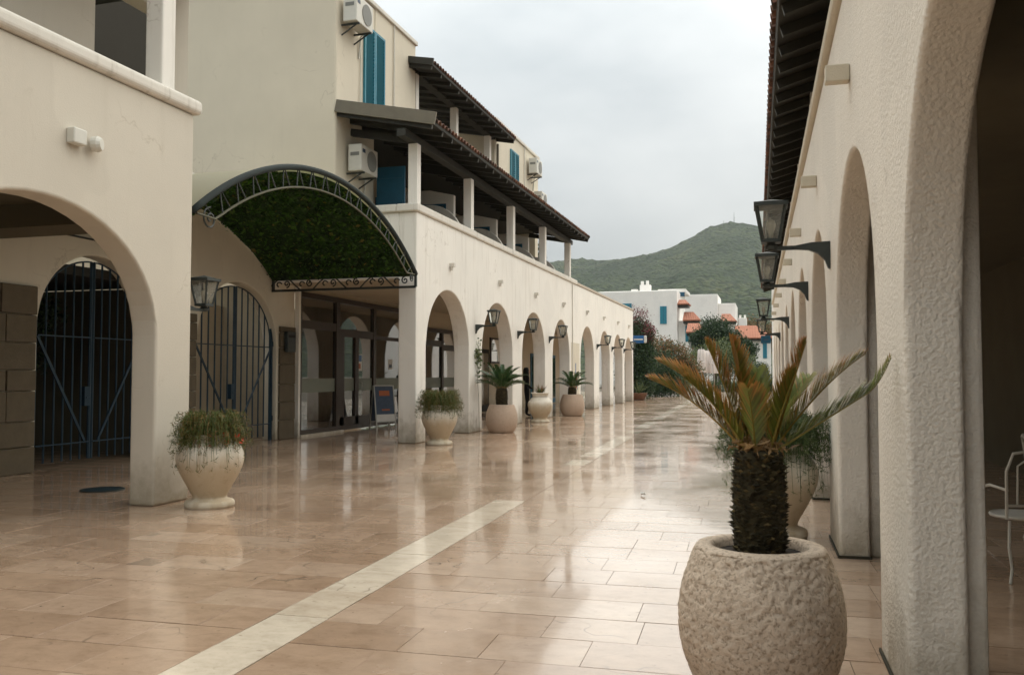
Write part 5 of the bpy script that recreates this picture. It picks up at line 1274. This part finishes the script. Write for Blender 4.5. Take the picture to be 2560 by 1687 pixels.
house('white block with dark windows past the right arcade', [(0.15, 6, 58, 70, 0, 8.2)], [], [], [('window', 'dark', (0.145, 0.148, 59.5, 60.6, 6.6, 7.4)), ('window', 'dark', (0.5, 0.9, 57.96, 57.999, 6.5, 7.5)), ('window', 'dark', (0.5, 0.9, 57.96, 57.999, 5.0, 5.9))])
for i, x in enumerate((-1.9, -1.55, -1.2)):
    b_ = thing('white_bollard', ['left', 'middle', 'right'][i] + ' white post of the three at the far street end', 'bollard', (x, 82, 0), 0, 'white posts at the street end')
    MB().lathe([(0.11, 0), (0.11, 0.9), (0.13, 0.95), (0.09, 1.05), (0, 1.08)], 12).build('post', M['farwhite'], b_)
Bx(-3.6, 0.2, 80.0, 80.5, 0, 0.55).build('low_wall', M['stone'])
tag(bpy.data.objects['low_wall'], 'low stone wall across the far end of the street', 'wall')

# ================================================================== hill
def hillmat():
    m, t, b = newmat('wooded_hillside')
    n1 = noise_tex(t, 0.012, 6, 0.6); n3 = noise_tex(t, 0.11, 4, 0.65)
    vo = N(t, 'ShaderNodeTexVoronoi'); vo.inputs['Scale'].default_value = 0.16; vo.inputs['Randomness'].default_value = 1.0; gg = N(t, 'ShaderNodeNewGeometry'); t.links.new(gg.outputs['Position'], vo.inputs['Vector'])
    n2 = mathn(t, 'SUBTRACT', mathn(t, 'ADD', n3, 0.42), mathn(t, 'MULTIPLY', vo.outputs['Distance'], 0.75))
    c = ramp(t, n1, [(0.35, (0.030, 0.052, 0.022)), (0.55, (0.060, 0.085, 0.034)), (0.72, (0.11, 0.115, 0.052))])
    c = mixc(t, ramp(t, n2, [(0.40, (0.75, 0.75, 0.75)), (0.56, (0, 0, 0))]), c, (0.018, 0.032, 0.016))
    t.links.new(c, b.inputs['Base Color']); b.inputs['Roughness'].default_value = 0.95; b.inputs['Specular IOR Level'].default_value = 0.1
    bump(t, b, n2, 1.0, 12.0); return m
RIDGE = [(-2400, 95), (-1200, 120), (-700, 140), (-470, 148), (-380, 158), (-314, 168), (-272, 174), (-231, 169), (-206, 170), (-181, 172), (-156, 177), (-132, 184), (-108, 194), (-84, 209), (-69, 214), (-55, 215), (-40, 214), (-26, 212), (-9, 207), (25, 195), (80, 176), (160, 155), (300, 128), (800, 90), (2400, 60)]
RX = np.array([a for a, b in RIDGE], float); RZ = np.array([b for a, b in RIDGE], float)
HY = 1250.0
xs = np.concatenate([np.arange(-2400, -700, 60), np.arange(-700, 420, 5.5), np.arange(420, 2401, 60)]); ys = np.concatenate([np.arange(420, 1290, 9), np.arange(1290, 2400, 60)])
V = []
for y in ys:
    u = np.clip((y - 420) / (HY - 420), 0, 1); f = u ** 1.25 if y <= HY else max(0.0, 1 - ((y - HY) / 1150) ** 1.5)
    for x in xs:
        rz_ = float(np.interp(x, RX, RZ)); sp = 42 * noise.noise(Vector((x / 130, y / 210, 3.1))) + 18 * noise.noise(Vector((x / 50, y / 70, 9.0)))
        tr_ = 3.6 * noise.noise(Vector((x / 11, y / 13, 0))) + 2.4 * noise.noise(Vector((x / 5.5, y / 9, 5)))
        z = rz_ * f + sp * f * (1 - f) * 2.2 + tr_ * min(1, f * 4)
        V.append((x, y, z - 3))
nx_, ny_ = len(xs), len(ys)
F = [(j * nx_ + i, j * nx_ + i + 1, (j + 1) * nx_ + i + 1, (j + 1) * nx_ + i) for j in range(ny_ - 1) for i in range(nx_ - 1)]
hill = struct(obj('hill', npmesh('hill', V, F, hillmat(), smooth=True)))
mast = thing('radio_mast', 'thin radio mast on top of the wooded hill', 'mast', (-46, HY, 209))
MB().tube([(0, 0, 0), (0, 0, 17)], [0.5, 0.18], 6).build('pole', M['iron'], mast)
MB().tube([(0, 0, 9), (1.6, 0, 9.4)], 0.2, 5).build('antenna', M['iron'], mast); MB().tube([(-14, 0, -1), (-14, 0, 6)], 0.25, 5).build('antenna', M['iron'], mast)

# ================================================================== damp air
mh = bpy.data.materials.new('damp_air'); mh.use_nodes = True; th_ = mh.node_tree; th_.nodes.clear()
oh = th_.nodes.new('ShaderNodeOutputMaterial'); pv = th_.nodes.new('ShaderNodeVolumePrincipled')
pv.inputs['Color'].default_value = (0.86, 0.90, 0.93, 1); pv.inputs['Density'].default_value = 0.00014; pv.inputs['Anisotropy'].default_value = 0.2
th_.links.new(pv.outputs[0], oh.inputs['Volume'])
hz = Bx(-3000, 3000, -300, 2900, -1.2, 330).build('haze', mh); hz['kind'] = 'stuff'
